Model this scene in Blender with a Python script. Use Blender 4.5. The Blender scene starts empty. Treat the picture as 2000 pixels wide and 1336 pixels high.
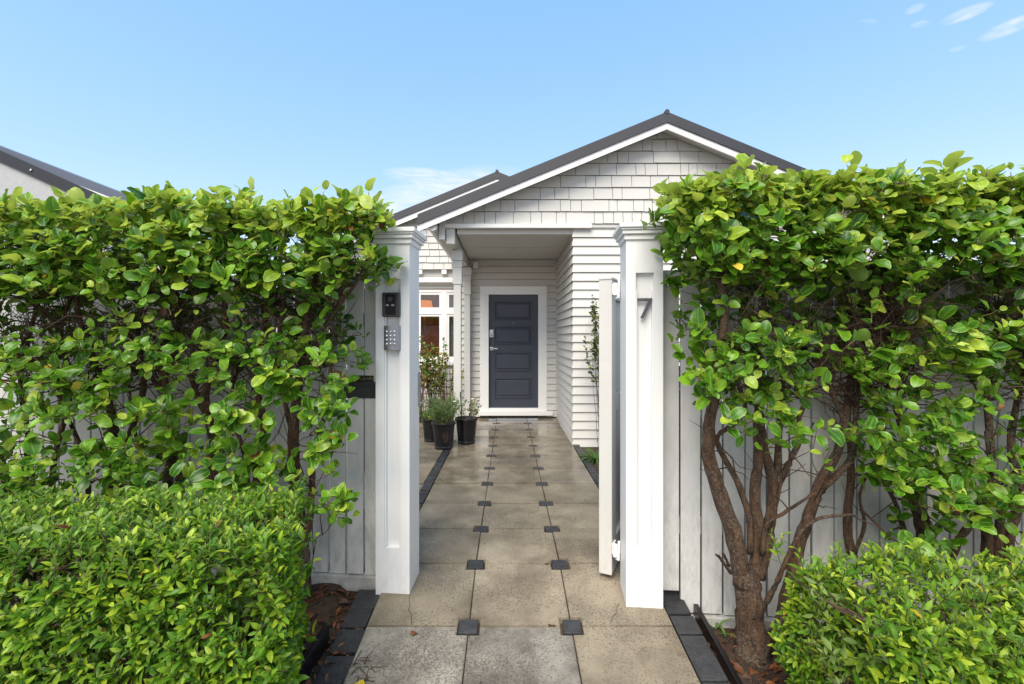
import bpy, bmesh, math, random
import numpy as np
from mathutils import Vector, Matrix, noise as mnoise

random.seed(11)
S = bpy.context.scene
R = math.radians
COL = S.collection

# ------------------------------------------------------------------ camera, sky, sun, exposure
H = 1.36
cam = bpy.data.cameras.new('camera'); camo = bpy.data.objects.new('camera', cam); COL.objects.link(camo)
camo.location = (0, 0, H); camo.rotation_euler = (R(90), 0, 0)
cam.sensor_width = 36; cam.lens = 16.0; cam.shift_x = 0.0035; cam.shift_y = -0.004
cam.clip_start = 0.05; cam.clip_end = 2000
S.camera = camo
S.view_settings.view_transform = 'Standard'; S.view_settings.look = 'None'; S.view_settings.gamma = 1
S.view_settings.use_curve_mapping = False
S.view_settings.exposure = 0.9
S.cycles.max_bounces = 6; S.cycles.diffuse_bounces = 3; S.cycles.glossy_bounces = 3
S.cycles.transmission_bounces = 5; S.cycles.transparent_max_bounces = 6
S.cycles.sample_clamp_indirect = 6

SUN_EL, SUN_AZ = 52, 200      # azimuth clockwise from +Y: behind the camera, a little to the left
W = bpy.data.worlds.new('World'); S.world = W; W.use_nodes = True
wn = W.node_tree.nodes; wl = W.node_tree.links; wn.clear()
wout = wn.new('ShaderNodeOutputWorld'); wbg = wn.new('ShaderNodeBackground')
sky = wn.new('ShaderNodeTexSky'); sky.sky_type = 'NISHITA'; sky.sun_disc = False
sky.sun_elevation = R(SUN_EL); sky.sun_rotation = R(SUN_AZ)
sky.air_density = 1.0; sky.dust_density = .25; sky.ozone_density = 1.0; sky.altitude = 50
wbg.inputs['Strength'].default_value = 0.15

def wmath(op, a, b=None, clamp=False):
    n = wn.new('ShaderNodeMath'); n.operation = op; n.use_clamp = clamp
    for i, v in enumerate((a, b)):
        if v is None: continue
        if isinstance(v, (int, float)): n.inputs[i].default_value = v
        else: wl.new(v, n.inputs[i])
    return n.outputs[0]
tc = wn.new('ShaderNodeTexCoord'); sp = wn.new('ShaderNodeSeparateXYZ'); wl.new(tc.outputs['Generated'], sp.inputs[0])
ahead = wmath('GREATER_THAN', sp.outputs['Y'], 0.05)
ysafe = wmath('MAXIMUM', sp.outputs['Y'], 0.05)
cu = wmath('DIVIDE', sp.outputs['X'], ysafe); cv = wmath('DIVIDE', sp.outputs['Z'], ysafe)
nz = wn.new('ShaderNodeTexNoise'); nz.inputs['Scale'].default_value = 14; nz.inputs['Detail'].default_value = 8; nz.inputs['Roughness'].default_value = .62; nz.inputs['Distortion'].default_value = .6
mpn = wn.new('ShaderNodeMapping'); mpn.inputs['Scale'].default_value = (1, 1, 4.5); mpn.inputs['Rotation'].default_value = (0, R(18), 0)
wl.new(tc.outputs['Generated'], mpn.inputs[0]); wl.new(mpn.outputs[0], nz.inputs['Vector'])
total = None
# thin cloud wisps: (u, v, half length, half width, tilt in degrees, strength)
for (px, py, la, lb, ang, st) in [(1888, 26, 62, 13, 22, .5), (1975, 52, 75, 15, 22, .55), (1787, 17, 24, 9, 25, .3), (1797, 47, 22, 7, 12, .35),
                                  (1699, 41, 20, 5, 0, .2), (1870, 95, 20, 6, 15, .15), (862, 352, 120, 22, -8, .7), (845, 385, 190, 48, 14, .6), (770, 405, 130, 40, 5, .7)]:
    u0, v0 = (px - 993) / 889, (660 - py) / 889
    c, s = math.cos(R(ang)), math.sin(R(ang))
    du = wmath('SUBTRACT', cu, u0); dv = wmath('SUBTRACT', cv, v0)
    a_ = wmath('ADD', wmath('MULTIPLY', du, c * 889 / la), wmath('MULTIPLY', dv, s * 889 / la))
    b_ = wmath('ADD', wmath('MULTIPLY', du, -s * 889 / lb), wmath('MULTIPLY', dv, c * 889 / lb))
    r2 = wmath('ADD', wmath('MULTIPLY', a_, a_), wmath('MULTIPLY', b_, b_))
    m = wmath('SUBTRACT', 1.0, r2, True)
    m = wmath('MULTIPLY', wmath('MULTIPLY', wmath('MULTIPLY', m, 1.5, True), st), wmath('MULTIPLY', wmath('SUBTRACT', nz.outputs['Fac'], .30, True), 3.6), True)
    total = m if total is None else wmath('MAXIMUM', total, m)
total = wmath('MULTIPLY', total, ahead)
wmix = wn.new('ShaderNodeMix'); wmix.data_type = 'RGBA'
# the photograph's sky is evenly bright: compress the sky texture's range a little, channel by channel, over the whole dome
ssep = wn.new('ShaderNodeSeparateColor'); scmb = wn.new('ShaderNodeCombineColor'); wl.new(sky.outputs[0], ssep.inputs[0])
for ch, (gam, k) in enumerate(((.77, 1.20), (.48, 1.76), (.28, 2.68))):
    wl.new(wmath('MULTIPLY', wmath('POWER', ssep.outputs[ch], gam), k), scmb.inputs[ch])
wl.new(total, wmix.inputs['Factor']); wl.new(scmb.outputs[0], wmix.inputs['A']); wmix.inputs['B'].default_value = (3.6, 3.7, 3.9, 1)
wl.new(wmix.outputs['Result'], wbg.inputs['Color']); wl.new(wbg.outputs[0], wout.inputs[0])

sun = bpy.data.lights.new('sun', 'SUN'); suno = bpy.data.objects.new('sun', sun); COL.objects.link(suno)
sun.energy = 3.05; sun.angle = R(46); sun.color = (1.0, 0.92, 0.80)
az, el = R(SUN_AZ), R(SUN_EL)
sdir = Vector((math.sin(az) * math.cos(el), math.cos(az) * math.cos(el), math.sin(el)))
suno.rotation_euler = sdir.to_track_quat('Z', 'Y').to_euler()

# ------------------------------------------------------------------ materials
MAT = {}
def mat(name, col, rough=.5, metal=0, spec=.5, var=None, scale=4, bump=0, bscale=60, rvar=None, objrand=0, stretch=None, detail=5, dirt=None, speck=None, bdist=.01):
    """principled with object-space noise: var = second colour mixed by noise; objrand = value jitter per object; dirt=(colour, z0, z1, amount)"""
    m = bpy.data.materials.new(name); m.use_nodes = True; nt = m.node_tree; n = nt.nodes; l = nt.links
    b = n['Principled BSDF']; b.inputs['Roughness'].default_value = rough; b.inputs['Metallic'].default_value = metal
    b.inputs['Specular IOR Level'].default_value = spec
    g = n.new('ShaderNodeNewGeometry')
    vec = g.outputs['Position']
    if stretch:
        mp = n.new('ShaderNodeMapping'); mp.inputs['Scale'].default_value = stretch; l.new(vec, mp.inputs[0]); vec = mp.outputs[0]
    out = None
    if var is not None:
        t = n.new('ShaderNodeTexNoise'); t.inputs['Scale'].default_value = scale; t.inputs['Detail'].default_value = detail; t.inputs['Roughness'].default_value = .65
        l.new(vec, t.inputs['Vector'])
        r = n.new('ShaderNodeMapRange'); r.inputs['From Min'].default_value = .36; r.inputs['From Max'].default_value = .66; l.new(t.outputs['Fac'], r.inputs['Value'])
        mx = n.new('ShaderNodeMix'); mx.data_type = 'RGBA'; l.new(r.outputs[0], mx.inputs['Factor'])
        mx.inputs['A'].default_value = (*col, 1); mx.inputs['B'].default_value = (*var, 1); out = mx.outputs['Result']
        if rvar is not None:
            r2 = n.new('ShaderNodeMapRange'); r2.inputs['From Min'].default_value = .35; r2.inputs['From Max'].default_value = .65
            r2.inputs['To Min'].default_value = rough; r2.inputs['To Max'].default_value = rvar
            t2 = n.new('ShaderNodeTexNoise'); t2.inputs['Scale'].default_value = scale * .45; t2.inputs['Detail'].default_value = 4; l.new(g.outputs['Position'], t2.inputs['Vector'])
            l.new(t2.outputs['Fac'], r2.inputs['Value']); l.new(r2.outputs[0], b.inputs['Roughness'])
    if speck:
        t4 = n.new('ShaderNodeTexNoise'); t4.inputs['Scale'].default_value = 95; t4.inputs['Detail'].default_value = 6; t4.inputs['Roughness'].default_value = .75; l.new(g.outputs['Position'], t4.inputs['Vector'])
        t6 = n.new('ShaderNodeTexNoise'); t6.inputs['Scale'].default_value = 1.9; t6.inputs['Detail'].default_value = 6; l.new(g.outputs['Position'], t6.inputs['Vector'])
        r6 = n.new('ShaderNodeMath'); r6.operation = 'MULTIPLY_ADD'; l.new(t6.outputs['Fac'], r6.inputs[0]); r6.inputs[1].default_value = .42; l.new(t4.outputs['Fac'], r6.inputs[2])
        r4 = n.new('ShaderNodeMapRange'); r4.inputs['From Min'].default_value = .71; r4.inputs['From Max'].default_value = .82; r4.inputs['To Max'].default_value = .85; l.new(r6.outputs[0], r4.inputs['Value'])
        m4 = n.new('ShaderNodeMix'); m4.data_type = 'RGBA'; l.new(r4.outputs[0], m4.inputs['Factor']); l.new(out, m4.inputs['A']); m4.inputs['B'].default_value = (*speck, 1); out = m4.outputs['Result']
    if dirt:
        dcol, z0, z1, amt = dirt
        sx = n.new('ShaderNodeSeparateXYZ'); l.new(g.outputs['Position'], sx.inputs[0])
        mr = n.new('ShaderNodeMapRange'); mr.inputs['From Min'].default_value = z0; mr.inputs['From Max'].default_value = z1
        mr.inputs['To Min'].default_value = 1; mr.inputs['To Max'].default_value = .12; l.new(sx.outputs['Z'], mr.inputs['Value'])
        t3 = n.new('ShaderNodeTexNoise'); t3.inputs['Scale'].default_value = 22; t3.inputs['Detail'].default_value = 8; t3.inputs['Roughness'].default_value = .75
        mp3 = n.new('ShaderNodeMapping'); mp3.inputs['Scale'].default_value = (1, 1, .35); l.new(g.outputs['Position'], mp3.inputs[0]); l.new(mp3.outputs[0], t3.inputs['Vector'])
        r3 = n.new('ShaderNodeMapRange'); r3.inputs['From Min'].default_value = .46; r3.inputs['From Max'].default_value = .72; l.new(t3.outputs['Fac'], r3.inputs['Value'])
        ml = n.new('ShaderNodeMath'); ml.operation = 'MULTIPLY'; l.new(mr.outputs[0], ml.inputs[0]); l.new(r3.outputs[0], ml.inputs[1])
        ml2 = n.new('ShaderNodeMath'); ml2.operation = 'MULTIPLY'; l.new(ml.outputs[0], ml2.inputs[0]); ml2.inputs[1].default_value = amt
        md = n.new('ShaderNodeMix'); md.data_type = 'RGBA'; l.new(ml2.outputs[0], md.inputs['Factor'])
        if out is None: md.inputs['A'].default_value = (*col, 1)
        else: l.new(out, md.inputs['A'])
        md.inputs['B'].default_value = (*dcol, 1); out = md.outputs['Result']
    if objrand:
        oi = n.new('ShaderNodeObjectInfo'); hs = n.new('ShaderNodeHueSaturation'); mr = n.new('ShaderNodeMapRange')
        mr.inputs['To Min'].default_value = 1 - objrand; mr.inputs['To Max'].default_value = 1 + objrand
        l.new(oi.outputs['Random'], mr.inputs['Value']); l.new(mr.outputs[0], hs.inputs['Value'])
        if out is None: hs.inputs['Color'].default_value = (*col, 1)
        else: l.new(out, hs.inputs['Color'])
        out = hs.outputs[0]
    if out is None: b.inputs['Base Color'].default_value = (*col, 1)
    else: l.new(out, b.inputs['Base Color'])
    if bump:
        t = n.new('ShaderNodeTexNoise'); t.inputs['Scale'].default_value = bscale; t.inputs['Detail'].default_value = 6; t.inputs['Roughness'].default_value = .7
        l.new(vec, t.inputs['Vector'])
        bp = n.new('ShaderNodeBump'); bp.inputs['Strength'].default_value = bump; bp.inputs['Distance'].default_value = bdist
        l.new(t.outputs['Fac'], bp.inputs['Height']); l.new(bp.outputs[0], b.inputs['Normal'])
    MAT[name] = m
    return m

def leafmat(name, dark, mid, light, back, rough=.35, transl=.35, rib=(.35, .42, .12), edge=None, spot=.0):
    """two-sided leaf: colour varies per leaf, paler underside, pale midrib from the leaf's UV"""
    m = bpy.data.materials.new(name); m.use_nodes = True; nt = m.node_tree; n = nt.nodes; l = nt.links
    b = n['Principled BSDF']; b.inputs['Roughness'].default_value = rough; b.inputs['Specular IOR Level'].default_value = .36
    g = n.new('ShaderNodeNewGeometry'); oi = n.new('ShaderNodeObjectInfo')
    ad = n.new('ShaderNodeMath'); ad.operation = 'ADD'; l.new(g.outputs['Random Per Island'], ad.inputs[0]); l.new(oi.outputs['Random'], ad.inputs[1])
    fr = n.new('ShaderNodeMath'); fr.operation = 'FRACT'; l.new(ad.outputs[0], fr.inputs[0])
    cr = n.new('ShaderNodeValToRGB'); e = cr.color_ramp.elements
    e[0].color = (*dark, 1); e[0].position = 0; e[1].color = (*light, 1); e[1].position = 1
    k = e.new(.55); k.color = (*mid, 1)
    l.new(fr.outputs[0], cr.inputs[0])
    uv = n.new('ShaderNodeUVMap'); sx = n.new('ShaderNodeSeparateXYZ'); l.new(uv.outputs[0], sx.inputs[0])
    d = n.new('ShaderNodeMath'); d.operation = 'SUBTRACT'; l.new(sx.outputs['X'], d.inputs[0]); d.inputs[1].default_value = .5
    ab = n.new('ShaderNodeMath'); ab.operation = 'ABSOLUTE'; l.new(d.outputs[0], ab.inputs[0])
    mr = n.new('ShaderNodeMapRange'); mr.inputs['From Min'].default_value = .02; mr.inputs['From Max'].default_value = .05
    mr.inputs['To Min'].default_value = .6; mr.inputs['To Max'].default_value = 0; l.new(ab.outputs[0], mr.inputs['Value'])
    m1 = n.new('ShaderNodeMix'); m1.data_type = 'RGBA'; l.new(mr.outputs[0], m1.inputs['Factor']); l.new(cr.outputs[0], m1.inputs['A']); m1.inputs['B'].default_value = (*rib, 1)
    c = m1.outputs['Result']
    if edge:
        me_ = n.new('ShaderNodeMapRange'); me_.inputs['From Min'].default_value = .36; me_.inputs['From Max'].default_value = .5
        me_.inputs['To Min'].default_value = 0; me_.inputs['To Max'].default_value = .75; l.new(ab.outputs[0], me_.inputs['Value'])
        m3 = n.new('ShaderNodeMix'); m3.data_type = 'RGBA'; l.new(me_.outputs[0], m3.inputs['Factor']); l.new(c, m3.inputs['A']); m3.inputs['B'].default_value = (*edge, 1)
        c = m3.outputs['Result']
    t = n.new('ShaderNodeTexNoise'); t.inputs['Scale'].default_value = 45; t.inputs['Detail'].default_value = 3; l.new(g.outputs['Position'], t.inputs['Vector'])
    hs = n.new('ShaderNodeHueSaturation'); mv = n.new('ShaderNodeMapRange'); mv.inputs['From Min'].default_value = .3; mv.inputs['From Max'].default_value = .7
    mv.inputs['To Min'].default_value = .75; mv.inputs['To Max'].default_value = 1.25; l.new(t.outputs['Fac'], mv.inputs['Value']); l.new(mv.outputs[0], hs.inputs['Value']); l.new(c, hs.inputs['Color'])
    t7 = n.new('ShaderNodeTexNoise'); t7.inputs['Scale'].default_value = 34; t7.inputs['Detail'].default_value = 6; t7.inputs['Roughness'].default_value = .7; l.new(g.outputs['Position'], t7.inputs['Vector'])
    r7 = n.new('ShaderNodeMapRange'); r7.inputs['From Min'].default_value = .655; r7.inputs['From Max'].default_value = .70; r7.inputs['To Max'].default_value = .8; l.new(t7.outputs['Fac'], r7.inputs['Value'])
    m7 = n.new('ShaderNodeMix'); m7.data_type = 'RGBA'; l.new(r7.outputs[0], m7.inputs['Factor']); l.new(hs.outputs[0], m7.inputs['A']); m7.inputs['B'].default_value = (.13, .085, .03, 1)
    m2 = n.new('ShaderNodeMix'); m2.data_type = 'RGBA'; l.new(g.outputs['Backfacing'], m2.inputs['Factor']); l.new(m7.outputs['Result'], m2.inputs['A']); m2.inputs['B'].default_value = (*back, 1)
    l.new(m2.outputs['Result'], b.inputs['Base Color'])
    if spot:
        bp = n.new('ShaderNodeBump'); bp.inputs['Strength'].default_value = spot; bp.inputs['Distance'].default_value = .004
        t5 = n.new('ShaderNodeTexNoise'); t5.inputs['Scale'].default_value = 160; l.new(g.outputs['Position'], t5.inputs['Vector']); l.new(t5.outputs['Fac'], bp.inputs['Height']); l.new(bp.outputs[0], b.inputs['Normal'])
    tr = n.new('ShaderNodeBsdfTranslucent'); h2 = n.new('ShaderNodeHueSaturation'); h2.inputs['Value'].default_value = 1.5; h2.inputs['Saturation'].default_value = 1.1
    l.new(m2.outputs['Result'], h2.inputs['Color']); l.new(h2.outputs[0], tr.inputs['Color'])
    ms = n.new('ShaderNodeMixShader'); ms.inputs[0].default_value = transl; l.new(b.outputs[0], ms.inputs[1]); l.new(tr.outputs[0], ms.inputs[2])
    l.new(ms.outputs[0], n['Material Output'].inputs['Surface'])
    MAT[name] = m
    return m

mat('post_white', (.78, .772, .762), .40, var=(.745, .737, .727), scale=3, stretch=(5, 5, .4), bump=.05, bscale=26, dirt=((.30, .28, .25), -.05, .22, .4))
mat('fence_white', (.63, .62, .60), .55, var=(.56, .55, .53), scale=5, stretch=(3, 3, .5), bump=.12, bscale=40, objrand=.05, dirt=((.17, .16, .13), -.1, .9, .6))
mat('house_white', (.60, .58, .54), .5, var=(.575, .555, .515), scale=2, bump=.03, bscale=30, objrand=.015)
mat('trim_white', (.83, .815, .79), .4, var=(.80, .785, .76), scale=3)
mat('gate_grey', (.57, .555, .525), .42, var=(.54, .525, .495), scale=3, dirt=((.25, .24, .2), 0, .5, .35))
mat('roof_dark', (.036, .035, .040), .5, var=(.043, .042, .048), scale=3)
mat('roof_blue_grey', (.11, .125, .165), .4); mat('barge_black', (.012, .013, .017), .5)
mat('door_blue', (.042, .048, .068), .42, var=(.045, .051, .072), scale=3)
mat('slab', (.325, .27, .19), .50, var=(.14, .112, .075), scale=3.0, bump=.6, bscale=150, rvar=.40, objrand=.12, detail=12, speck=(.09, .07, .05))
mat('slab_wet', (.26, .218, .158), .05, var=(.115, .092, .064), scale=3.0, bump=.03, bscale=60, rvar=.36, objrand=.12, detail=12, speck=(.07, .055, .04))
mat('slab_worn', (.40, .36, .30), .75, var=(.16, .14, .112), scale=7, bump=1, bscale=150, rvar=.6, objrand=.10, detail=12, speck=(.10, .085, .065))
mat('grout', (.07, .055, .036), .9, var=(.12, .085, .045), scale=9, bump=.5)
mat('sett', (.020, .021, .024), .5, var=(.042, .042, .045), scale=18, bump=.8, bscale=90, rvar=.38, objrand=.25, detail=9)
mat('soil', (.030, .018, .011), .85, var=(.065, .036, .02), scale=16, bump=1, bscale=50)
mat('ground', (.09, .085, .075), .9, var=(.12, .11, .10), scale=2, bump=.3)
mat('footpath', (.32, .31, .29), .8, var=(.26, .25, .23), scale=4, bump=.3)
mat('black_plastic', (.006, .006, .007), .28)
mat('pot_black', (.008, .008, .009), .3)
mat('bark', (.17, .088, .040), .85, var=(.034, .016, .009), scale=48, bump=1, bscale=70, stretch=(1, 1, .3), detail=9, bdist=.03, speck=(.22, .20, .17))
mat('twig', (.10, .052, .028), .75, var=(.03, .017, .011), scale=40, bump=.4)
mat('green_stem', (.26, .24, .07), .5, var=(.17, .12, .04), scale=20)
mat('red_stem', (.16, .06, .035), .6, var=(.10, .05, .03), scale=20)
mat('metal', (.55, .55, .54), .3, metal=1)
mat('brushed', (.32, .33, .35), .38, metal=.9, var=(.26, .27, .29), scale=60, stretch=(1, 1, .05))
mat('number_grey', (.085, .09, .10), .4, metal=.3)
mat('box_grey', (.028, .03, .036), .4)
mat('black_glass', (.004, .004, .005), .3, spec=.2)
mat('letter_grey', (.03, .034, .034), .42)
mat('gold_text', (.30, .25, .13), .5, var=(.01, .01, .01), scale=70)
mat('silver_button', (.72, .73, .76), .25, metal=.8)
mat('concrete_white', (.50, .49, .47), .75, var=(.30, .28, .25), scale=9, bump=.4, bscale=80, dirt=((.10, .08, .05), -.22, .06, .9))
mat('stucco', (.42, .42, .42), .9, var=(.38, .38, .38), scale=8, bump=.8, bscale=25)
mat('curtain', (.66, .67, .66), .8, var=(.55, .56, .56), scale=20, stretch=(3, 3, .1))
mat('room', (.24, .14, .09), .8)
mat('crack', (.04, .035, .03), .9)
mat('bamboo', (.42, .27, .11), .6)
mat('print_brown', (.10, .05, .035), .5)
mat('petal', (.8, .78, .66), .5)
gm = bpy.data.materials.new('glass'); gm.use_nodes = True; n = gm.node_tree.nodes; l = gm.node_tree.links
n.clear(); o_ = n.new('ShaderNodeOutputMaterial'); mx_ = n.new('ShaderNodeMixShader'); tp_ = n.new('ShaderNodeBsdfTransparent'); gl_ = n.new('ShaderNodeBsdfGlossy'); gl_.inputs['Roughness'].default_value = .02
tp_.inputs[0].default_value = (.8, .82, .82, 1); mx_.inputs[0].default_value = .08; l.new(tp_.outputs[0], mx_.inputs[1]); l.new(gl_.outputs[0], mx_.inputs[2]); l.new(mx_.outputs[0], o_.inputs[0]); MAT['glass'] = gm
lm = bpy.data.materials.new('lamp_shade'); lm.use_nodes = True; b_ = lm.node_tree.nodes['Principled BSDF']; b_.inputs['Base Color'].default_value = (.8, .35, .1, 1)
b_.inputs['Emission Color'].default_value = (1, .30, .06, 1); b_.inputs['Emission Strength'].default_value = .55; MAT['lamp_shade'] = lm

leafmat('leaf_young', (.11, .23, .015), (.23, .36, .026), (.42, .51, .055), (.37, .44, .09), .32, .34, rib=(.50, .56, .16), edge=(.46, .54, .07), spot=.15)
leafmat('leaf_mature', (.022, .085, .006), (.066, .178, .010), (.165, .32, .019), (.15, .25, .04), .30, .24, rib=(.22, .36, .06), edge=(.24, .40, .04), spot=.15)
leafmat('leaf_box', (.024, .085, .008), (.072, .185, .014), (.18, .33, .026), (.20, .30, .08), .42, .34, rib=(.25, .36, .07))
leafmat('leaf_box_lime', (.06, .165, .011), (.19, .34, .022), (.42, .51, .038), (.24, .34, .09), .42, .36, rib=(.3, .4, .08))
leafmat('leaf_yellow', (.62, .42, .03), (.68, .48, .04), (.72, .52, .05), (.5, .4, .08), .5, .3, rib=(.7, .55, .2))
leafmat('leaf_brown', (.06, .022, .010), (.13, .045, .018), (.28, .10, .03), (.16, .07, .035), .5, .15, rib=(.2, .1, .05))
leafmat('leaf_rose', (.07, .13, .02), (.20, .25, .035), (.50, .44, .05), (.2, .22, .07), .5, .35)
leafmat('leaf_dark', (.012, .028, .012), (.03, .05, .02), (.07, .08, .03), (.05, .06, .03), .4, .2)
leafmat('leaf_lavender', (.07, .13, .045), (.12, .20, .07), (.22, .30, .12), (.18, .24, .12), .6, .25)
leafmat('leaf_grass', (.03, .09, .015), (.05, .14, .02), (.10, .22, .03), (.08, .16, .04), .45, .25)

# ------------------------------------------------------------------ helpers
def P(px, py, Y):
    return Vector(((px - 993) * Y / 889, Y, H + (660 - py) * Y / 889))

def link(name, me, m=None, parent=None):
    o = bpy.data.objects.new(name, me); COL.objects.link(o)
    if m is not None and me is not None and hasattr(me, 'materials') and not me.materials: me.materials.append(MAT[m])
    if parent is not None: o.parent = parent
    return o

def tag(o, label=None, cat=None, group=None, kind=None):
    if label: o['label'] = label
    if cat: o['category'] = cat
    if group: o['group'] = group
    if kind: o['kind'] = kind
    return o

def thing(name, label, cat, loc=(0, 0, 0), group=None, rotz=0):
    o = bpy.data.objects.new(name, None); COL.objects.link(o); o.location = loc; o.rotation_euler = (0, 0, rotz); o.empty_display_size = .1
    return tag(o, label, cat, group)

class MB:
    """collects boxes, prisms, tubes in one bmesh"""
    def __init__(s): s.bm = bmesh.new()
    def box(s, x0, x1, y0, y1, z0, z1, bev=0):
        v = [s.bm.verts.new(p) for p in ((x0, y0, z0), (x1, y0, z0), (x1, y1, z0), (x0, y1, z0), (x0, y0, z1), (x1, y0, z1), (x1, y1, z1), (x0, y1, z1))]
        f = [s.bm.faces.new([v[i] for i in q]) for q in ((3, 2, 1, 0), (4, 5, 6, 7), (0, 1, 5, 4), (1, 2, 6, 5), (2, 3, 7, 6), (3, 0, 4, 7))]
        if bev:
            es = set(e for q in f for e in q.edges)
            bmesh.ops.bevel(s.bm, geom=list(es), offset=bev, segments=2, affect='EDGES', profile=.6)
        return s
    def prism(s, pts, vec):
        """closed polygon pts (3D, planar) extruded by vec"""
        vec = Vector(vec); a = [s.bm.verts.new(p) for p in pts]; b = [s.bm.verts.new(Vector(p) + vec) for p in pts]
        k = len(pts); s.bm.faces.new(a[::-1]); s.bm.faces.new(b)
        for i in range(k): s.bm.faces.new([a[i], a[(i + 1) % k], b[(i + 1) % k], b[i]])
        return s
    def tube(s, pts, rad, n=6, cap=True, rough=0):
        pts = [Vector(p) for p in pts]; rings = []
        up = Vector((0.31, 0.22, 0.92))
        for i, p in enumerate(pts):
            t = (pts[min(i + 1, len(pts) - 1)] - pts[max(i - 1, 0)])
            if t.length < 1e-6: t = Vector((0, 0, 1))
            t.normalize(); ref = up if abs(t.dot(up)) < .93 else Vector((1, 0, 0))
            a = t.cross(ref).normalized(); b = t.cross(a)
            r = rad[i] if isinstance(rad, (list, tuple)) else rad
            ring = []
            for k in range(n):
                q = 2 * math.pi * k / n; rr = r * (1 + (random.uniform(-rough, rough) if rough else 0))
                ring.append(s.bm.verts.new(p + a * math.cos(q) * rr + b * math.sin(q) * rr))
            rings.append(ring)
        for i in range(len(rings) - 1):
            for k in range(n):
                s.bm.faces.new([rings[i][k], rings[i][(k + 1) % n], rings[i + 1][(k + 1) % n], rings[i + 1][k]])
        if cap:
            s.bm.faces.new(rings[0][::-1]); s.bm.faces.new(rings[-1])
        return s
    def lathe(s, prof, c=(0, 0, 0), n=28, caps=True):
        c = Vector(c); rings = []
        for r, z in prof: rings.append([s.bm.verts.new(c + Vector((r * math.cos(2 * math.pi * k / n), r * math.sin(2 * math.pi * k / n), z))) for k in range(n)])
        for i in range(len(rings) - 1):
            for k in range(n): s.bm.faces.new([rings[i][k], rings[i][(k + 1) % n], rings[i + 1][(k + 1) % n], rings[i + 1][k]])
        if caps:
            s.bm.faces.new(rings[0][::-1]); s.bm.faces.new(rings[-1])
        return s
    def build(s, name, m, parent=None, smooth=False, xf=None):
        if xf is not None: s.bm.transform(xf)
        bmesh.ops.recalc_face_normals(s.bm, faces=s.bm.faces)
        me = bpy.data.meshes.new(name); s.bm.to_mesh(me); s.bm.free()
        if smooth: me.polygons.foreach_set('use_smooth', [True] * len(me.polygons))
        return link(name, me, m, parent)

def box(name, m, parent, x0, x1, y0, y1, z0, z1, bev=0):
    return MB().box(x0, x1, y0, y1, z0, z1, bev).build(name, m, parent)

def clip(poly, a, b, c):
    """keep the part of a 2D polygon where a*x+b*y<=c"""
    out = []
    for i in range(len(poly)):
        p, q = poly[i], poly[(i + 1) % len(poly)]
        dp, dq = a * p[0] + b * p[1] - c, a * q[0] + b * q[1] - c
        if dp <= 0: out.append(p)
        if (dp < 0 < dq) or (dq < 0 < dp):
            t = dp / (dp - dq); out.append((p[0] + t * (q[0] - p[0]), p[1] + t * (q[1] - p[1])))
    return out

# ---- leaves: grids of quads with UVs, so that many can be joined with numpy
class Leaf:
    def __init__(s, L, Wd, st=6, ac=5, curl=.3, fold=.25, wave=.1, pw=.8, tip=.9, pet=.0, seed=0, rnd_=False):
        rnd = random.Random(seed); V = []; U = []
        for i in range(st):
            u = i / (st - 1)
            if rnd_: u = .5 - .5 * math.cos(math.pi * u); w = Wd * .5 * max(.10, (1 - abs(2 * u ** pw - 1) ** 2.3)) ** .55 * (1 if 0 < u < 1 else .45)
            else: uu = .015 + .97 * u; w = Wd * .5 * (math.sin(math.pi * uu ** pw) ** tip)
            ang = curl * u
            cx = L * (math.sin(ang) / ang * u if abs(curl) > 1e-3 and u > 0 else u); cz = -L * u * (1 - math.cos(ang)) / ang if u > 0 and abs(ang) > 1e-3 else 0
            ph = rnd.uniform(0, 6.28)
            for j in range(ac):
                v = -1 + 2 * j / (ac - 1)
                jw = 1 + (rnd.uniform(-.10, .10) if abs(v) == 1 else 0)
                z = cz + abs(v) ** 1.5 * w * fold + wave * w * math.sin(ph + u * 9 + v * 1.7) * abs(v)
                V.append((v * w * jw, cx + pet, z)); U.append((.5 + .5 * v, u))
        F = []
        for i in range(st - 1):
            for j in range(ac - 1):
                a = i * ac + j; F.append((a, a + 1, a + ac + 1, a + ac))
        s.v = np.array(V); s.uv = np.array(U); s.f = np.array(F); s.me = {}
    def mesh(s, m):
        if m not in s.me: s.me[m] = joined_mesh('leaf', [(s, Matrix.Identity(4), 0)], [m])
        return s.me[m]

def joined_mesh(name, items, mats):
    """items: (Leaf, Matrix, material index)"""
    vs, fs, us, mi = [], [], [], []; off = 0
    for lf, M, k in items:
        A = np.array(M)[:3]; vs.append(lf.v @ A[:, :3].T + A[:, 3]); fs.append(lf.f + off); off += len(lf.v)
        us.append(lf.uv[lf.f.ravel()]); mi.append(np.full(len(lf.f), k, dtype=np.int32))
    v = np.concatenate(vs); f = np.concatenate(fs); u = np.concatenate(us); mi = np.concatenate(mi)
    me = bpy.data.meshes.new(name)
    me.vertices.add(len(v)); me.vertices.foreach_set('co', v.astype(np.float32).ravel())
    me.loops.add(f.size); me.loops.foreach_set('vertex_index', f.astype(np.int32).ravel())
    me.polygons.add(len(f)); me.polygons.foreach_set('loop_start', (np.arange(len(f)) * 4).astype(np.int32))
    uvl = me.uv_layers.new(name='UVMap'); uvl.data.foreach_set('uv', u.astype(np.float32).ravel())
    for m in mats: me.materials.append(MAT[m])
    me.polygons.foreach_set('material_index', mi); me.polygons.foreach_set('use_smooth', np.ones(len(f), dtype=bool))
    me.update(calc_edges=True); me.validate()
    return me

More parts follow.
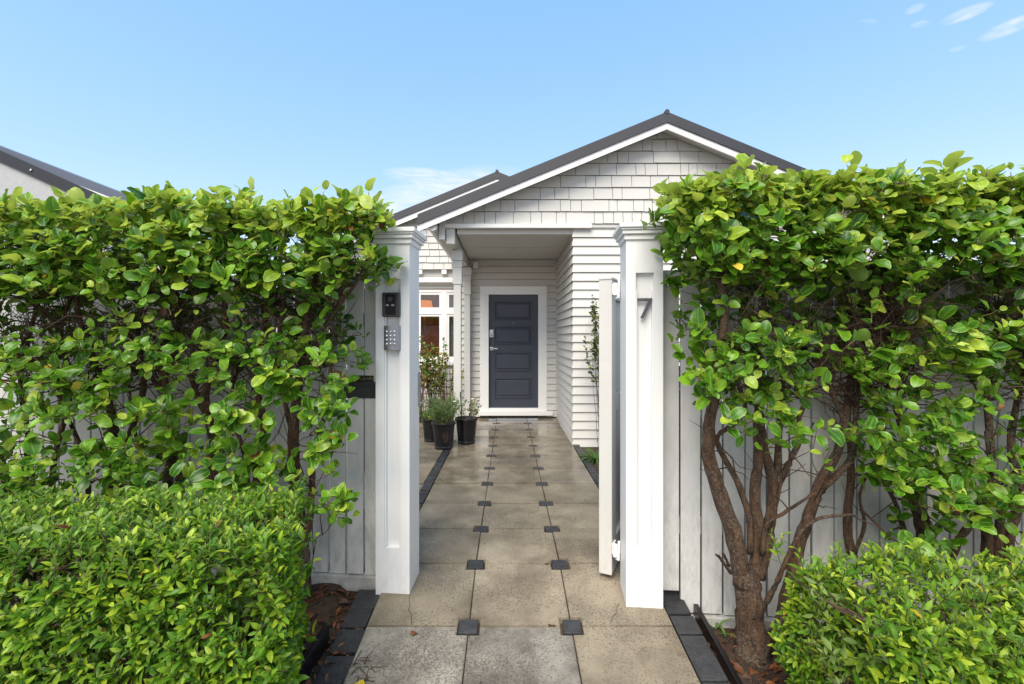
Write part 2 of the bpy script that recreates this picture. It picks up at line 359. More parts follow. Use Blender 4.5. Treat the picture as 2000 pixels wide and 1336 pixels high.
def frame_matrix(p, d, nrm, sc=1.0, roll=0):
    """leaf base at p, pointing along d, upper face towards nrm"""
    d = Vector(d).normalized(); x = d.cross(Vector(nrm))
    if x.length < 1e-4: x = d.cross(Vector((1, 0.2, 0)))
    x.normalize(); z = x.cross(d)
    M = Matrix(((x.x, d.x, z.x, p[0]), (x.y, d.y, z.y, p[1]), (x.z, d.z, z.z, p[2]), (0, 0, 0, 1)))
    if roll: M = M @ Matrix.Rotation(roll, 4, 'Y')
    return M @ Matrix.Scale(sc, 4)

def rv(): 
    while True:
        v = Vector((random.uniform(-1, 1), random.uniform(-1, 1), random.uniform(-1, 1)))
        if .01 < v.length < 1: return v.normalized()

def spread_leaves(parent, leaves, mats, n_parts, score, stuff='foliage', leafname='leaf'):
    """leaves: (Leaf, world Matrix, material index). The n_parts that show largest become objects, the rest one stuff part."""
    inv = Matrix.Translation(parent.location).inverted()
    order = sorted(range(len(leaves)), key=lambda i: -score(leaves[i]))
    big = set(order[:n_parts])
    for i in order[:n_parts]:
        lf, M, k = leaves[i]
        o = bpy.data.objects.new(leafname, lf.mesh(mats[k])); COL.objects.link(o); o.parent = parent; o.matrix_local = inv @ M
    rest = [(lf, inv @ M, k) for i, (lf, M, k) in enumerate(leaves) if i not in big]
    if rest:
        o = link(stuff, joined_mesh(stuff, rest, mats), None, parent); o['kind'] = 'stuff'

def inframe(M):
    t = M.translation
    if t.y < .3: return False
    px, py = 993 + t.x * 889 / t.y, 660 - (t.z - H) * 889 / t.y
    return -10 < px < 2010 and -10 < py < 1346

# ------------------------------------------------------------------ ground and path
def zp(y):      # height of the path along its length: level behind the gate, ramping down in front of it
    return 0.0 if y >= 2.745 else -0.12 * (2.745 - y)

gv, gf = [], []
ys = [-300, -20, -2, 0.6, 1.2, 2.60, 2.745, 12, 60, 600]; zs = [-.62, -.62, -.6, -.45, -.42, -.40, -.085, -.085, -.085, -.085]
for y, z in zip(ys, zs):
    for x in (-400, 400): gv.append((x, y, z))
for i in range(len(ys) - 1): gf.append((2 * i, 2 * i + 1, 2 * i + 3, 2 * i + 2))
gme = bpy.data.meshes.new('ground'); gme.from_pydata(gv, [], gf)
tag(link('ground', gme, 'ground'), kind='structure')
fp = MB().box(-60, 60, -3.5, .55, -.62, -.29).build('street_footpath', 'footpath'); tag(fp, kind='structure')

XC = [-.70, -.195, .31, .815]
ROWS = [1.245 + .5 * i for i in range(14)]
base = MB()
for y0, y1 in ((1.2, 2.745), (2.745, 7.75)):
    v = [(-.70, y0, zp(y0) - .03), (.815, y0, zp(y0) - .03), (.815, y1, zp(y1) - .03), (-.70, y1, zp(y1) - .03)]
    base.prism(v, (0, 0, -.03))
path = base.build('path', 'grout'); tag(path, kind='structure')

def slab(name, m, parent, x0, x1, y0, y1, notch=(0, 0, 0, 0), th=.05, zf=zp, jit=.003, dz=0):
    """a slab with square notches at corners (front-left, front-right, back-right, back-left)"""
    g = .0028; k = .053; x0 += g; x1 -= g; y0 += g; y1 -= g
    pts = []
    a, b, c, d = notch
    pts += [(x0 + k, y0), (x0 + k, y0 + k), (x0, y0 + k)][::-1] if a else [(x0, y0)]
    pts += [(x1 - k, y0), (x1 - k, y0 + k), (x1, y0 + k)] if b else [(x1, y0)]
    pts += [(x1, y1 - k), (x1 - k, y1 - k), (x1 - k, y1)] if c else [(x1, y1)]
    pts += [(x0 + k, y1), (x0 + k, y1 - k), (x0, y1 - k)] if d else [(x0, y1)]
    bm = bmesh.new(); z = dz + random.uniform(-jit, jit)
    # follow the ramp of the slab's own row
    z0, z1 = zf(y0), zf(y1)
    h = lambda y: z0 + (z1 - z0) * (y - y0) / (y1 - y0) + z
    top = [bm.verts.new((p[0] + random.uniform(-.001, .001), p[1] + random.uniform(-.001, .001), h(p[1]))) for p in pts]
    f = bm.faces.new(top)
    r = bmesh.ops.extrude_face_region(bm, geom=[f]); bot = [q for q in r['geom'] if isinstance(q, bmesh.types.BMVert)]
    bmesh.ops.translate(bm, verts=bot, vec=(0, 0, -th))
    es = [e for e in f.edges]
    bmesh.ops.recalc_face_normals(bm, faces=bm.faces)
    bmesh.ops.bevel(bm, geom=es, offset=.0035, segments=2, affect='EDGES')
    me = bpy.data.meshes.new(name); bm.to_mesh(me); bm.free()
    return link(name, me, m, parent)

for r in range(len(ROWS) - 1):
    y0, y1 = ROWS[r], ROWS[r + 1]
    for c in range(3):
        lastrow = r == len(ROWS) - 2
        n0 = (c > 0, c < 2, c < 2 and not lastrow, c > 0 and not lastrow)
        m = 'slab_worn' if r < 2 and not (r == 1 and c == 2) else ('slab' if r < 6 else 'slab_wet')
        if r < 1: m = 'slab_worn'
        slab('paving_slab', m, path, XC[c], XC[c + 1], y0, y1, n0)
for r in range(1, len(ROWS) - 1):
    for c in (1, 2):
        x, y = XC[c] + random.uniform(-.004, .004), ROWS[r] + random.uniform(-.004, .004); s_ = random.uniform(.0445, .0475)
        mb = MB(); a = random.uniform(-.06, .06)
        mb.box(-s_, s_, -s_, s_, -.05, .001, .004)
        z = (zp(y - .05) + zp(y + .05)) / 2
        sl = .06 if abs(y - 2.745) < .02 else (.12 if y < 2.7 else 0)
        mb.build('corner_sett', 'sett', path, xf=Matrix.Translation((x, y, z)) @ Matrix.Rotation(sl, 4, 'X') @ Matrix.Rotation(a, 4, 'Z'))
def sett_row(x0, x1, ya, yb, step, zf, skip=None):
    y = ya
    while y < yb:
        L = step * random.uniform(.93, 1.05); yy = y + L / 2
        if not (skip and skip(yy)):
            sl = math.atan2(zf(yy + .05) - zf(yy - .05), .1)
            MB().box(x0 + random.uniform(0, .006), x1 - random.uniform(0, .006), -L / 2 + .003, L / 2 - .003, -.05, .001 + random.uniform(-.004, .003), .005).build(
                'edging_sett', 'sett', path, xf=Matrix.Translation((0, yy, zf(yy))) @ Matrix.Rotation(sl, 4, 'X') @ Matrix.Rotation(random.uniform(-.015, .015), 4, 'Z'))
        y += L
sett_row(-.79, -.702, 2.72, 5.6, .105, zp)
sett_row(.818, .905, 2.70, 5.75, .105, zp)
sett_row(.818, .945, 1.25, 2.66, .135, lambda y: zp(y) - .004)
sett_row(-.835, -.702, 1.25, 2.50, .145, lambda y: zp(y) - .012)

# cracks beside the posts: thin dark crazing laid in the slab surface
def crack(pts, w=.0022):
    mb = MB()
    L = [Vector((x, y, zp(y) + .0035)) for x, y in pts]
    for a, b in zip(L, L[1:]):
        t = (b - a).normalized(); s_ = Vector((-t.y, t.x, 0)) * w * random.uniform(.3, .7)
        mb.bm.faces.new([mb.bm.verts.new(q) for q in (a - s_, b - s_, b + s_, a + s_)])
    return mb.build('crack', 'crack', path)
crack([(-.537, 2.47), (-.528, 2.42), (-.515, 2.385), (-.517, 2.35), (-.495, 2.32), (-.488, 2.28), (-.478, 2.25)])
crack([(-.525, 2.70), (-.50, 2.72), (-.485, 2.74)])
crack([(.585, 2.40), (.565, 2.37), (.555, 2.33), (.525, 2.30), (.505, 2.255)])

# courtyard paving to the left behind the fence
cb = box('courtyard', 'grout', None, -3.3, -.79, 2.72, 8.2, -.07, -.03); tag(cb, kind='structure')
for i in range(3):
    for j in range(11):
        slab('paving_slab', 'slab_wet' if j > 5 else 'slab', cb, -.79 - .51 * (i + 1), -.79 - .51 * i, 2.74 + .5 * j, 3.24 + .5 * j, (0, 0, 0, 0), zf=lambda y: 0.0)

# garden beds either side of the path in front of the fence and by the house
def bed(name, x0, x1, y0, y1, zfun, nx, ny, amp=.02):
    V, F = [], []
    for j in range(ny + 1):
        for i in range(nx + 1):
            x = x0 + (x1 - x0) * i / nx; y = y0 + (y1 - y0) * j / ny
            V.append((x, y, zfun(x, y) + amp * mnoise.noise(Vector((x * 7, y * 7, 1.3))) + amp * .5 * mnoise.noise(Vector((x * 22, y * 22, 4)))))
    for j in range(ny):
        for i in range(nx):
            a = j * (nx + 1) + i; F.append((a, a + 1, a + nx + 2, a + nx + 1))
    me = bpy.data.meshes.new(name); me.from_pydata(V, [], F); me.polygons.foreach_set('use_smooth', [True] * len(F))
    o = link(name, me, 'soil'); tag(o, kind='structure'); return o
zl = lambda x, y: -.035 - .10 * max(0, 2.55 - y) - (.03 if x > -.95 else 0)
zr = lambda x, y: -.175 - .05 * max(0, 2.35 - y) + .10 * max(0, 1 - (x - .95) / .12) * .5
bed('garden_bed', -4.5, -.83, .9, 2.66, zl, 90, 44)
bed('garden_bed', .945, 4.5, .9, 2.52, zr, 90, 44)
bed('garden_bed', .905, 4.5, 2.72, 5.82, lambda x, y: -.045, 60, 50)
bed('garden_bed', -3.2, -.85, 7.3, 8.35, lambda x, y: .015, 50, 24)

# ------------------------------------------------------------------ gate posts, fence, gate
FA = math.atan2(-.11, 1.341)                      # the fence line is slightly askew to the path
PL, PR = Vector((-.624, 2.575, 0)), Vector((.717, 2.465, 0))
def gate_post(label, c, zb, panel_top, panel_bot, px0, px1):
    t = thing('gate_post', label, 'gate post', (c.x, c.y, zb), 'pair of white gate posts', FA)
    w = .0945; top = 1.90 - zb; rec = .022
    a, b = panel_bot - zb, panel_top - zb
    m = MB()
    m.box(-w, w, -w + rec + .004, w, 0, top)                       # core
    m.box(-w, px0, -w, -w + rec + .004, 0, top); m.box(px1, w, -w, -w + rec + .004, 0, top)
    m.box(px0, px1, -w, -w + rec + .004, 0, a); m.box(px0, px1, -w, -w + rec + .004, b, top)
    bmesh.ops.remove_doubles(m.bm, verts=m.bm.verts, dist=.0002)
    m.build('shaft', 'post_white', t)
    pm = MB()                                                       # chamfered bead round the sunk panel
    for x0, x1 in ((px0 + .0005, px0 + .008), (px1 - .008, px1 - .0005)):
        pm.box(x0, x1, -w + .005, -w + rec + .003, a + .004, b - .09)
    pm.build('panel_bead', 'post_white', t)
    for q, (e, z0, z1) in enumerate(((.010, top - .028, top), (.022, top, top + .020), (.030, top + .0205, top + .030), (.038, top + .0305, top + .056))):
        mb = MB().box(-w - e, w + e, -w - e, w + e, z0, z1, .006 if q == 3 else .004)
        mb.build('cap' if q == 3 else 'cap_moulding', 'post_white', t)
    return t
post_l = gate_post('white gate post carrying the intercom and keypad', PL, -.055, 1.683, .215, -.045, .045)
post_r = gate_post('white gate post bearing the number 7', PR, -.075, 1.70, .23, -.045, .048)

def onpost(c, dx, z, out=0.0945):
    """a point on a post's front face: dx along the fence, height z"""
    e = Vector((math.cos(FA), math.sin(FA), 0)); f = Vector((math.sin(FA), -math.cos(FA), 0))
    return c + e * dx + f * out + Vector((0, 0, z))

ROTF = Matrix.Rotation(FA, 4, 'Z')
# intercom
ic = thing('intercom', 'black door intercom with camera above the keypad', 'intercom', onpost(PL, -.002, 1.54), rotz=FA)
MB().box(-.048, .048, -.026, .014, -.066, .066, .006).build('housing', 'box_grey', ic)
MB().box(-.028, .028, -.029, -.02, -.055, .055, .002).build('black_panel', 'black_glass', ic)
MB().lathe([(.0, -.003), (.012, -.003), (.014, 0), (.014, .004), (.0, .004)], n=16, caps=False).build('lens', 'box_grey', ic, xf=Matrix.Translation((0, -.031, .028)) @ Matrix.Rotation(R(90), 4, 'X'))
MB().box(-.024, -.008, -.031, -.028, -.008, .001).box(.006, .022, -.031, -.028, -.008, .001).build('status_window', 'brushed', ic)
MB().box(.034, .037, -.028, -.02, .025, .055).build('slot', 'black_glass', ic)
# keypad
kp = thing('keypad', 'silver metal keypad with twelve round buttons below the intercom', 'keypad', onpost(PL, .002, 1.36), rotz=FA)
km = MB(); 
for i in range(8):
    a0, a1 = -.045 + .0112 * i, -.045 + .0112 * (i + 1); q = lambda a: -.012 - .010 * (1 - ((a + .006) / .04) ** 2)
    km.prism([(a0, .014, -.066), (a1, .014, -.066), (a1, q(a1), -.066), (a0, q(a0), -.066)], (0, 0, .132))
bmesh.ops.remove_doubles(km.bm, verts=km.bm.verts, dist=.0005)
km.build('plate', 'brushed', kp)
for r in range(4):
    for c in range(3):
        MB().lathe([(.0085, 0), (.0085, .004), (.006, .008), (.002, .0095)], n=14).build('button', 'silver_button', kp, True, xf=Matrix.Translation((-.026 + .021 * c, -.021, .034 - .022 * r)) @ Matrix.Rotation(R(90), 4, 'X'))
# house number
hn = MB(); s_ = .001
p7 = [(-.038, .052), (.037, .052), (.037, .040), (-.006, -.052), (-.023, -.052), (.019, .037), (-.038, .037)]
o7 = hn.prism([(x, 0, z) for x, z in p7], (0, .014, 0)).build('house_number', 'number_grey')
o7.location = onpost(PR, .002, 1.515, .0945 - .014 + .014); o7.rotation_euler = (0, 0, FA)
tag(o7, 'grey metal house number 7 on the post by the open gate', 'house number')
# strike plate on the inner side of the left post
sp_ = thing('strike_plate', 'narrow steel latch plate on the inner side of the intercom post', 'latch', PL + Vector((.099, 0.01, 1.06)), rotz=FA)
MB().box(-.004, .003, .055, .085, -.10, .10, .001).build('plate', 'brushed', sp_)
MB().lathe([(.007, 0), (.007, .012), (.003, .016)], n=12).build('bolt', 'metal', sp_, xf=Matrix.Translation((.002, .07, -.08)) @ Matrix.Rotation(R(90), 4, 'Y'))

def fence(label, c, sgn, n, zbot, zfoot, first=None, pitch=.105):
    t = thing('paling_fence', label, 'fence', (c.x, c.y, zfoot), 'fences either side of the gate', FA)
    L = .095 + n * pitch; o = -zfoot
    for i in range(n):
        s0 = .0955 + i * pitch + (.001 if i == 0 else 0); zb = (first if (i == 0 and first is not None) else zbot) + random.uniform(-.004, .004)
        x0, x1 = sorted((sgn * s0, sgn * (s0 + pitch - (.0125 if sgn < 0 else .010) + random.uniform(-.0015, .0015))))
        m = MB().box(-.5 * (x1 - x0), .5 * (x1 - x0), -.011, .011, 0, 1.685 - zb, .002)
        m.build('paling', 'fence_white', t, xf=Matrix.Translation(((x0 + x1) / 2, random.uniform(-.0015, .0015), zb + o)) @ Matrix.Rotation(random.uniform(-.0012, .0012), 4, 'Y'))
    x0, x1 = sorted((sgn * .096, sgn * L))
    for z in (.30, 1.42): box('rail', 'fence_white', t, x0, x1, .0145, .055, z + o, z + .085 + o, .003)
    box('top_rail', 'fence_white', t, x0, x1, -.024, .05, 1.687 + o, 1.722 + o, .004)
    x0p, x1p = sorted((sgn * (.10 if sgn < 0 else .21), sgn * L))
    box('plinth', 'concrete_white', t, x0p, x1p, -.032, .03, 0, zbot - .007 + o, .006)
    return t
fence('white paling fence with the letter slot, behind the hedge beside the intercom post', PL, -1, 25, .022, -.07)
fence('white paling fence behind the hedge beside the number post', PR, 1, 22, -.112, -.26, first=.004, pitch=.112)

# letter slot and its sign
e_ = Vector((math.cos(FA), math.sin(FA), 0)); f_ = Vector((math.sin(FA), -math.cos(FA), 0))
ls = thing('letter_slot', 'dark grey metal letter slot set in the paling fence', 'letter slot', PL + e_ * (-.245) + f_ * .011 + Vector((0, 0, 1.065)), rotz=FA)
MB().box(-.147, .147, -.006, .0, -.047, .047, .002).build('plate', 'letter_grey', ls)
MB().box(-.105, .105, -.0085, -.0055, -.028, .022, .001).build('flap', 'letter_grey', ls)
MB().box(-.10, .10, -.0095, -.0088, .019, .021).build('flap_lip', 'black_plastic', ls)
sg = thing('circulars_sign', 'small black sign reading CIRCULARS above the letter slot', 'sign', PL + e_ * (-.20) + f_ * .0115 + Vector((0, 0, 1.130)), rotz=FA)
MB().box(-.062, .062, -.004, 0, -.0175, .0175, .001).build('plate', 'black_plastic', sg)
tx = bpy.data.curves.new('lettering', 'FONT'); tx.body = 'CIRCULARS'; tx.size = .0235; tx.align_x = 'CENTER'; tx.align_y = 'CENTER'; tx.extrude = .0004; tx.offset = .0004
to = bpy.data.objects.new('lettering', tx); COL.objects.link(to); bpy.context.view_layer.update()
tme = bpy.data.meshes.new_from_object(to.evaluated_get(bpy.context.evaluated_depsgraph_get())); bpy.data.objects.remove(to); bpy.data.curves.remove(tx)
tme.materials.clear(); to = link('lettering', tme, 'gold_text', sg); to.location = (0, -.0048, 0); to.rotation_euler = (R(90), 0, 0)

# the open gate, swung inwards against the bed
GA = R(-26)
gt = thing('gate', 'light grey panelled gate standing open beside the number post', 'gate', (.586, 2.58, 0), rotz=GA)
# local: +Y runs along the leaf away from the camera, leaf thickness towards -X
T = .074; GL = 1.12; z0, z1 = .012, 1.692
box('stile', 'gate_grey', gt, -T, 0, 0, .105, z0, z1, .003); box('stile', 'gate_grey', gt, -T, 0, GL - .105, GL, z0, z1, .003)
for za, zb in ((z0, .20), (.93, 1.03), (1.585, z1)): box('rail', 'gate_grey', gt, -T + .002, -.002, .105, GL - .105, za, zb, .002)
for za, zb in ((.20, .93), (1.03, 1.585)):
    for k in range(7): box('panel_board', 'gate_grey', gt, -T / 2 - .011, -T / 2 + .011, .106 + k * .13, .106 + k * .13 + .127, za, zb, .003)
box('top_cap', 'gate_grey', gt, -T - .004, .004, -.004, GL + .004, z1 + .0005, z1 + .014, .003)
for zc in (.165, 1.635):
    m = MB().box(.001, .012, -.002, .06, zc - .03, zc + .03, .003)
    m.tube([(.022, -.012, zc - .034), (.022, -.012, zc + .034)], .013, 10); m.build('hinge', 'trim_white', gt)
    m = MB().box(.012, .05, -.012, -.002, zc - .012, zc + .012); m.tube([(.028, -.004, zc - .05), (.040, -.012, zc - .05), (.044, -.012, zc + .055)], .008, 8); m.build('hinge_bracket', 'trim_white', gt)

# ------------------------------------------------------------------ the house
SL = .411
house = thing('house', 'white weatherboard bungalow with shingled gables and a dark roof', 'house', (0, 0, 0))
def gable_z(x, ax, az): return az - SL * abs(x - ax)

def roof_set(ax, az, yb, xl, xr, yend, dark=.125, white=.085, part='roof'):
    """main roof planes with dark metal verge and white bargeboards; az = height of the roof surface at the ridge"""
    rf = MB()
    for sx, xe in ((-1, xl), (1, xr)):
        ze = gable_z(xe, ax, az)
        xe2 = xe + (.09 if sx < 0 else -.09); ze2 = gable_z(xe2, ax, az)
        rf.prism([(ax, yb + .032, az - .012), (xe2, yb + .032, ze2 - .012), (xe2, yb + .032, ze2 - .105), (ax, yb + .032, az - .105)], (0, yend - yb - .032, 0))
    roof = rf.build(part, 'roof_dark', house)
    for sx, xe in ((-1, xl), (1, xr)):
        ze = gable_z(xe, ax, az)
        MB().prism([(ax, yb, az), (xe, yb, ze), (xe, yb, ze - dark), (ax, yb, az - dark)], (0, .03, 0)).build('verge_flashing', 'roof_dark', roof)
        MB().prism([(ax, yb - .012, az - dark + .004), (xe, yb - .012, ze - dark + .004), (xe, yb - .012, ze - dark - .006), (ax, yb - .012, az - dark - .006)], (0, .011, 0)).build('flashing_lip', 'roof_dark', roof)
        MB().prism([(ax, yb + .006, az - dark - .0065), (xe, yb + .006, ze - dark - .0065), (xe, yb + .006, ze - dark - white), (ax, yb + .006, az - dark - white)], (0, .024, 0)).build('bargeboard', 'trim_white', roof)
    rc = MB().tube([(ax, yb - .006, az + .0), (ax, yend, az + .0)], .030, 8)
    rc.build('ridge_cap', 'roof_dark', roof)
    return roof

AX, AZ, YB, YW = 1.939, 4.125, 5.56, 5.80
roof_set(AX, AZ, YB, -1.113, 4.99, 13)
# soffit lining of the overhang and eave
sm = MB()
for sx, xe in ((-1, -.98), (1, 4.86)):
    ze = gable_z(xe, AX, AZ)
    sm.prism([(AX, YB + .031, AZ - .110), (xe, YB + .031, ze - .110), (xe, YB + .031, ze - .15), (AX, YB + .031, AZ - .15)], (0, .34, 0))
sm.build('soffit', 'house_white', house)
# solid gable wall behind the shingles and the wall bodies
SOF = .15
def gz(x): return gable_z(x, AX, AZ) - SOF
gw = MB().prism([(-.86, YW + .02, 2.80), (4.7, YW + .02, 2.80), (4.7, YW + .02, gz(4.7)), (AX, YW + .02, gz(AX) - .002), (-.86, YW + .02, max(2.802, gz(-.86)))], (0, .10, 0)).build('gable', 'house_white', house)

def shingles(parent, y, xl, xr, zbot, ztop, expo, clipf, wmin, wmax, m='house_white', seed=3):
    rnd = random.Random(seed); z = zbot; k = 0
    while z < ztop:
        x = xl - rnd.uniform(0, wmax)
        while x < xr:
            w = rnd.choice([rnd.uniform(wmin, wmin * 1.4), rnd.uniform(wmin * 1.4, wmax * .7), rnd.uniform(wmax * .7, wmax)])
            a, b = max(x, xl), min(x + w - .0065, xr)
            if b - a > .02:
                poly = [(a, z), (b, z), (b, z + expo - .006), (a, z + expo - .006)]
                poly = clipf(poly)
                if len(poly) >= 3:
                    mb = MB(); pr = rnd.uniform(-.0015, .0015); dz = rnd.uniform(-.0025, .0025)
                    yo = lambda zz: y - .004 - .016 * (1 - (zz - z) / expo) + pr
                    fr = [mb.bm.verts.new((p[0], yo(p[1]), p[1] + dz)) for p in poly]; bk = [mb.bm.verts.new((p[0], y + .012, p[1] + dz)) for p in poly]
                    mb.bm.faces.new(fr); mb.bm.faces.new(bk[::-1])
                    for i in range(len(poly)): mb.bm.faces.new([fr[i], bk[i], bk[(i + 1) % len(poly)], fr[(i + 1) % len(poly)]])
                    mb.build('shingle', m, parent)
            x += w
        z += expo; k += 1
def clip_main(p):
    # under both rakes: z <= AZ-SOF - SL*|x-AX|
    p = clip(p, -SL, 1, AZ - SOF - SL * AX - .004)
    if len(p) < 3: return p
    return clip(p, SL, 1, AZ - SOF + SL * AX - .004)
shingles(gw, YW, -.80, 4.2, 2.815, 3.95, .154, clip_main, .10, .36)

def boards(parent, axis, fixed, a0, a1, z0, z1, expo=.1115, mit0=0, mit1=0, outward=-1, skip=None, m='house_white', tb=.024):
    """lapped weatherboards on a wall. axis 'x': run along X on plane y=fixed; 'y': run along Y on plane x=fixed; mit = +1 for an outer mitre"""
    z = z0
    while z < z1 - .02:
        h = min(expo - .0055, z1 - z); j = random.uniform(-.0008, .0008)
        spans = [(a0, a1)]
        if skip: spans = skip(z, a0, a1)
        for s0, s1 in spans:
            prof = [(-.012, z), (.010 + j, z + .002), (tb + j, z), (.006 + j, z + h), (-.012, z + h)]
            mb = MB(); A, B = [], []
            for d, zz in prof:
                p0 = s0 - (max(d, 0) * mit0 if s0 == a0 else 0); p1 = s1 + (max(d, 0) * mit1 if s1 == a1 else 0)
                if axis == 'x': A.append((p0, fixed + outward * d, zz)); B.append((p1, fixed + outward * d, zz))
                else: A.append((fixed + outward * d, p0, zz)); B.append((fixed + outward * d, p1, zz))
            va = [mb.bm.verts.new(p) for p in A]; vb = [mb.bm.verts.new(p) for p in B]
            mb.bm.faces.new(va); mb.bm.faces.new(vb[::-1])
            for i in range(5): mb.bm.faces.new([va[i], vb[i], vb[(i + 1) % 5], va[(i + 1) % 5]])
            mb.build('weatherboard', m, parent)
        z += expo
WX, DY, PC = .835, 7.76, 2.70
fw = box('front_wall', 'house_white', house, WX + .013, 4.7, YW + .035, YW + .15, -.06, 2.798)
boards(fw, 'x', YW + .022, WX, 4.5, -.03, 2.79, mit0=1)
sw = box('porch_side_wall', 'house_white', house, WX + .013, WX + .10, YW + .16, DY + .2, -.06, 2.75)
boards(sw, 'y', WX, YW + .022, DY, -.03, PC - .002, mit0=1)
DX0, DX1 = -.337, .508            # door opening
AR = .145                         # architrave width
def dskip(z, a0, a1):
    if z + .05 < 2.125 + .10: return [(a0, DX0 - AR + .004), (DX1 + AR - .004, a1)]
    return [(a0, a1)]
dw = box('porch_wall', 'house_white', house, -.80, DX0 - .002, DY + .015, DY + .12, -.06, 2.75)
box('wall_core', 'house_white', dw, DX1 + .002, WX + .012, DY + .016, DY + .12, -.06, 2.75); box('wall_core', 'house_white', dw, DX0 - .002, DX1 + .002, DY + .017, DY + .12, 2.10, 2.75)
boards(dw, 'x', DY, -.80, WX - .004, .02, PC - .002, skip=dskip)
box('end_board', 'house_white', dw, -.825, -.802, DY - .025, DY + .3, -.05, 2.75)
# porch ceiling, beam, posts
pc = box('porch_ceiling', 'house_white', house, -.66, WX + .02, YW + .10, DY + .1, PC, PC + .03)
box('ceiling_batten', 'house_white', pc, -.66, WX, 6.72, 6.735, PC - .004, PC - .0005)
MB().lathe([(.035, 0), (.04, .004), (.04, .006), (.024, .006), (.022, .012)], n=20, caps=False).build('downlight', 'trim_white', pc, xf=Matrix.Translation((.06, 6.75, PC - .006)))
MB().lathe([(.0, 0), (.023, 0), (.023, .003), (0, .003)], n=16, caps=False).build('downlight_lens', 'brushed', pc, xf=Matrix.Translation((.06, 6.75, PC - .0035)))
box('beam_trim', 'trim_white', house, -.87, 1.055, YW - .05, YW + .019, 2.752, 2.806, .004)
box('beam_trim', 'house_white', house, 1.0555, 4.5, YW - .005, YW + .020, 2.768, 2.806, .003)
box('porch_front_board', 'house_white', house, -.66, WX + .012, YW + .036, YW + .099, 2.69, 2.80)
bmn = box('porch_beam', 'house_white', house, -.79, -.682, YW - .02, DY + .01, 2.555, 2.751, .004)
box('eave_beam', 'house_white', house, -.875, -.80, YW - .07, 8.0, 2.60, 2.86, .004)
MB().prism([(-.995, YB + .04, 2.775), (-.885, YB + .04, 2.775), (-.885, YB + .04, 2.70), (-.93, YB + .04, 2.675), (-.985, YB + .04, 2.70)], (0, 2.4, 0)).build('gutter', 'gate_grey', house)
for py_ in (6.19, 7.66):
    pp = MB().box(-.74, -.642, py_ - .049, py_ + .049, -.02, 2.555, .004).build('porch_post', 'house_white', house)
    box('post_block', 'house_white', pp, -.752, -.63, py_ - .061, py_ + .061 if py_ < 7 else DY - .03, 2.085, 2.31, .003)
    box('post_block', 'house_white', pp, -.757, -.625, py_ - .066, py_ + .066 if py_ < 7 else DY - .028, 2.312, 2.40, .003)
    box('post_block', 'house_white', pp, -.764, -.618, py_ - .078, py_ + .078 if py_ < 7 else DY - .026, 2.402, 2.53, .004)
MB().box(-.595, -.52, DY - .07, DY - .022, 2.535, 2.645, .006).build('motion_sensor', 'trim_white', house)

# door
dr = box('door', 'door_blue', house, DX0 + .002, DX1 - .002, DY + .03, DY + .075, .165, 2.098)
zt = 2.098; Hd = 1.933
# panels measured from the photo: four raised-and-fielded panels
pxl, pxr = -.237, .400
for za, zb in ((1.665, 1.985), (1.245, 1.555), (.79, 1.115), (.335, .67)):
    m = MB(); yf = DY + .03
    # sunk moulding frame
    o = [(pxl, za), (pxr, za), (pxr, zb), (pxl, zb)]; ins = lambda d: [(pxl + d, za + d), (pxr - d, za + d), (pxr - d, zb - d), (pxl + d, zb - d)]
    levels = [(0, yf - .0006), (.003, yf - .015), (.014, yf - .015), (.026, yf - .001), (.036, yf - .001), (.052, yf - .013)]
    rings = [[m.bm.verts.new((x, y, z)) for x, z in ins(d)] for d, y in levels]
    for a, b in zip(rings, rings[1:]):
        for i in range(4): m.bm.faces.new([a[i], a[(i + 1) % 4], b[(i + 1) % 4], b[i]])
    m.bm.faces.new(rings[-1])
    m.build('door_panel', 'door_blue', dr)
MB().box(-.322, -.255, DY + .012, DY + .029, 1.37, 1.50, .003).build('deadlock', 'metal', dr)
MB().lathe([(.018, 0), (.018, .006), (.012, .008)], n=16).build('lock_cylinder', 'brushed', dr, xf=Matrix.Translation((-.288, DY + .013, 1.405)) @ Matrix.Rotation(R(90), 4, 'X'))
hd = MB().box(-.315, -.258, DY + .015, DY + .029, 1.145, 1.205, .003); hd.tube([(-.287, DY + .016, 1.176), (-.287, DY - .025, 1.176)], .010, 10); hd.box(-.297, -.185, DY - .034, DY - .02, 1.167, 1.185, .003); hd.build('handle', 'metal', dr)
MB().lathe([(.009, 0), (.009, .004), (.004, .004)], n=12).build('peephole', 'brushed', dr, xf=Matrix.Translation((.085, DY + .0295, 1.612)) @ Matrix.Rotation(R(90), 4, 'X'))
df = MB().box(DX0 - AR, DX0, DY - .028, DY + .10, .118, 2.098, .003).build('door_frame', 'trim_white', house)
box('architrave', 'trim_white', df, DX1, DX1 + AR, DY - .028, DY + .10, .118, 2.098, .003)
box('architrave', 'trim_white', df, DX0 - AR - .002, DX1 + AR + .002, DY - .030, DY + .10, 2.0985, 2.235, .003)
box('head_flashing', 'trim_white', df, DX0 - AR - .03, DX1 + AR + .03, DY - .042, DY, 2.2355, 2.245, .002)
box('threshold', 'trim_white', df, DX0 + .0005, DX1 - .0005, DY - .02, DY + .10, .1185, .164, .003)
box('sill', 'trim_white', df, DX0 - AR - .02, DX1 + AR + .10, DY - .075, DY + .02, .045, .117, .006)
box('footing', 'grout', house, -.80, WX, DY - .004, DY + .2, -.06, .019)

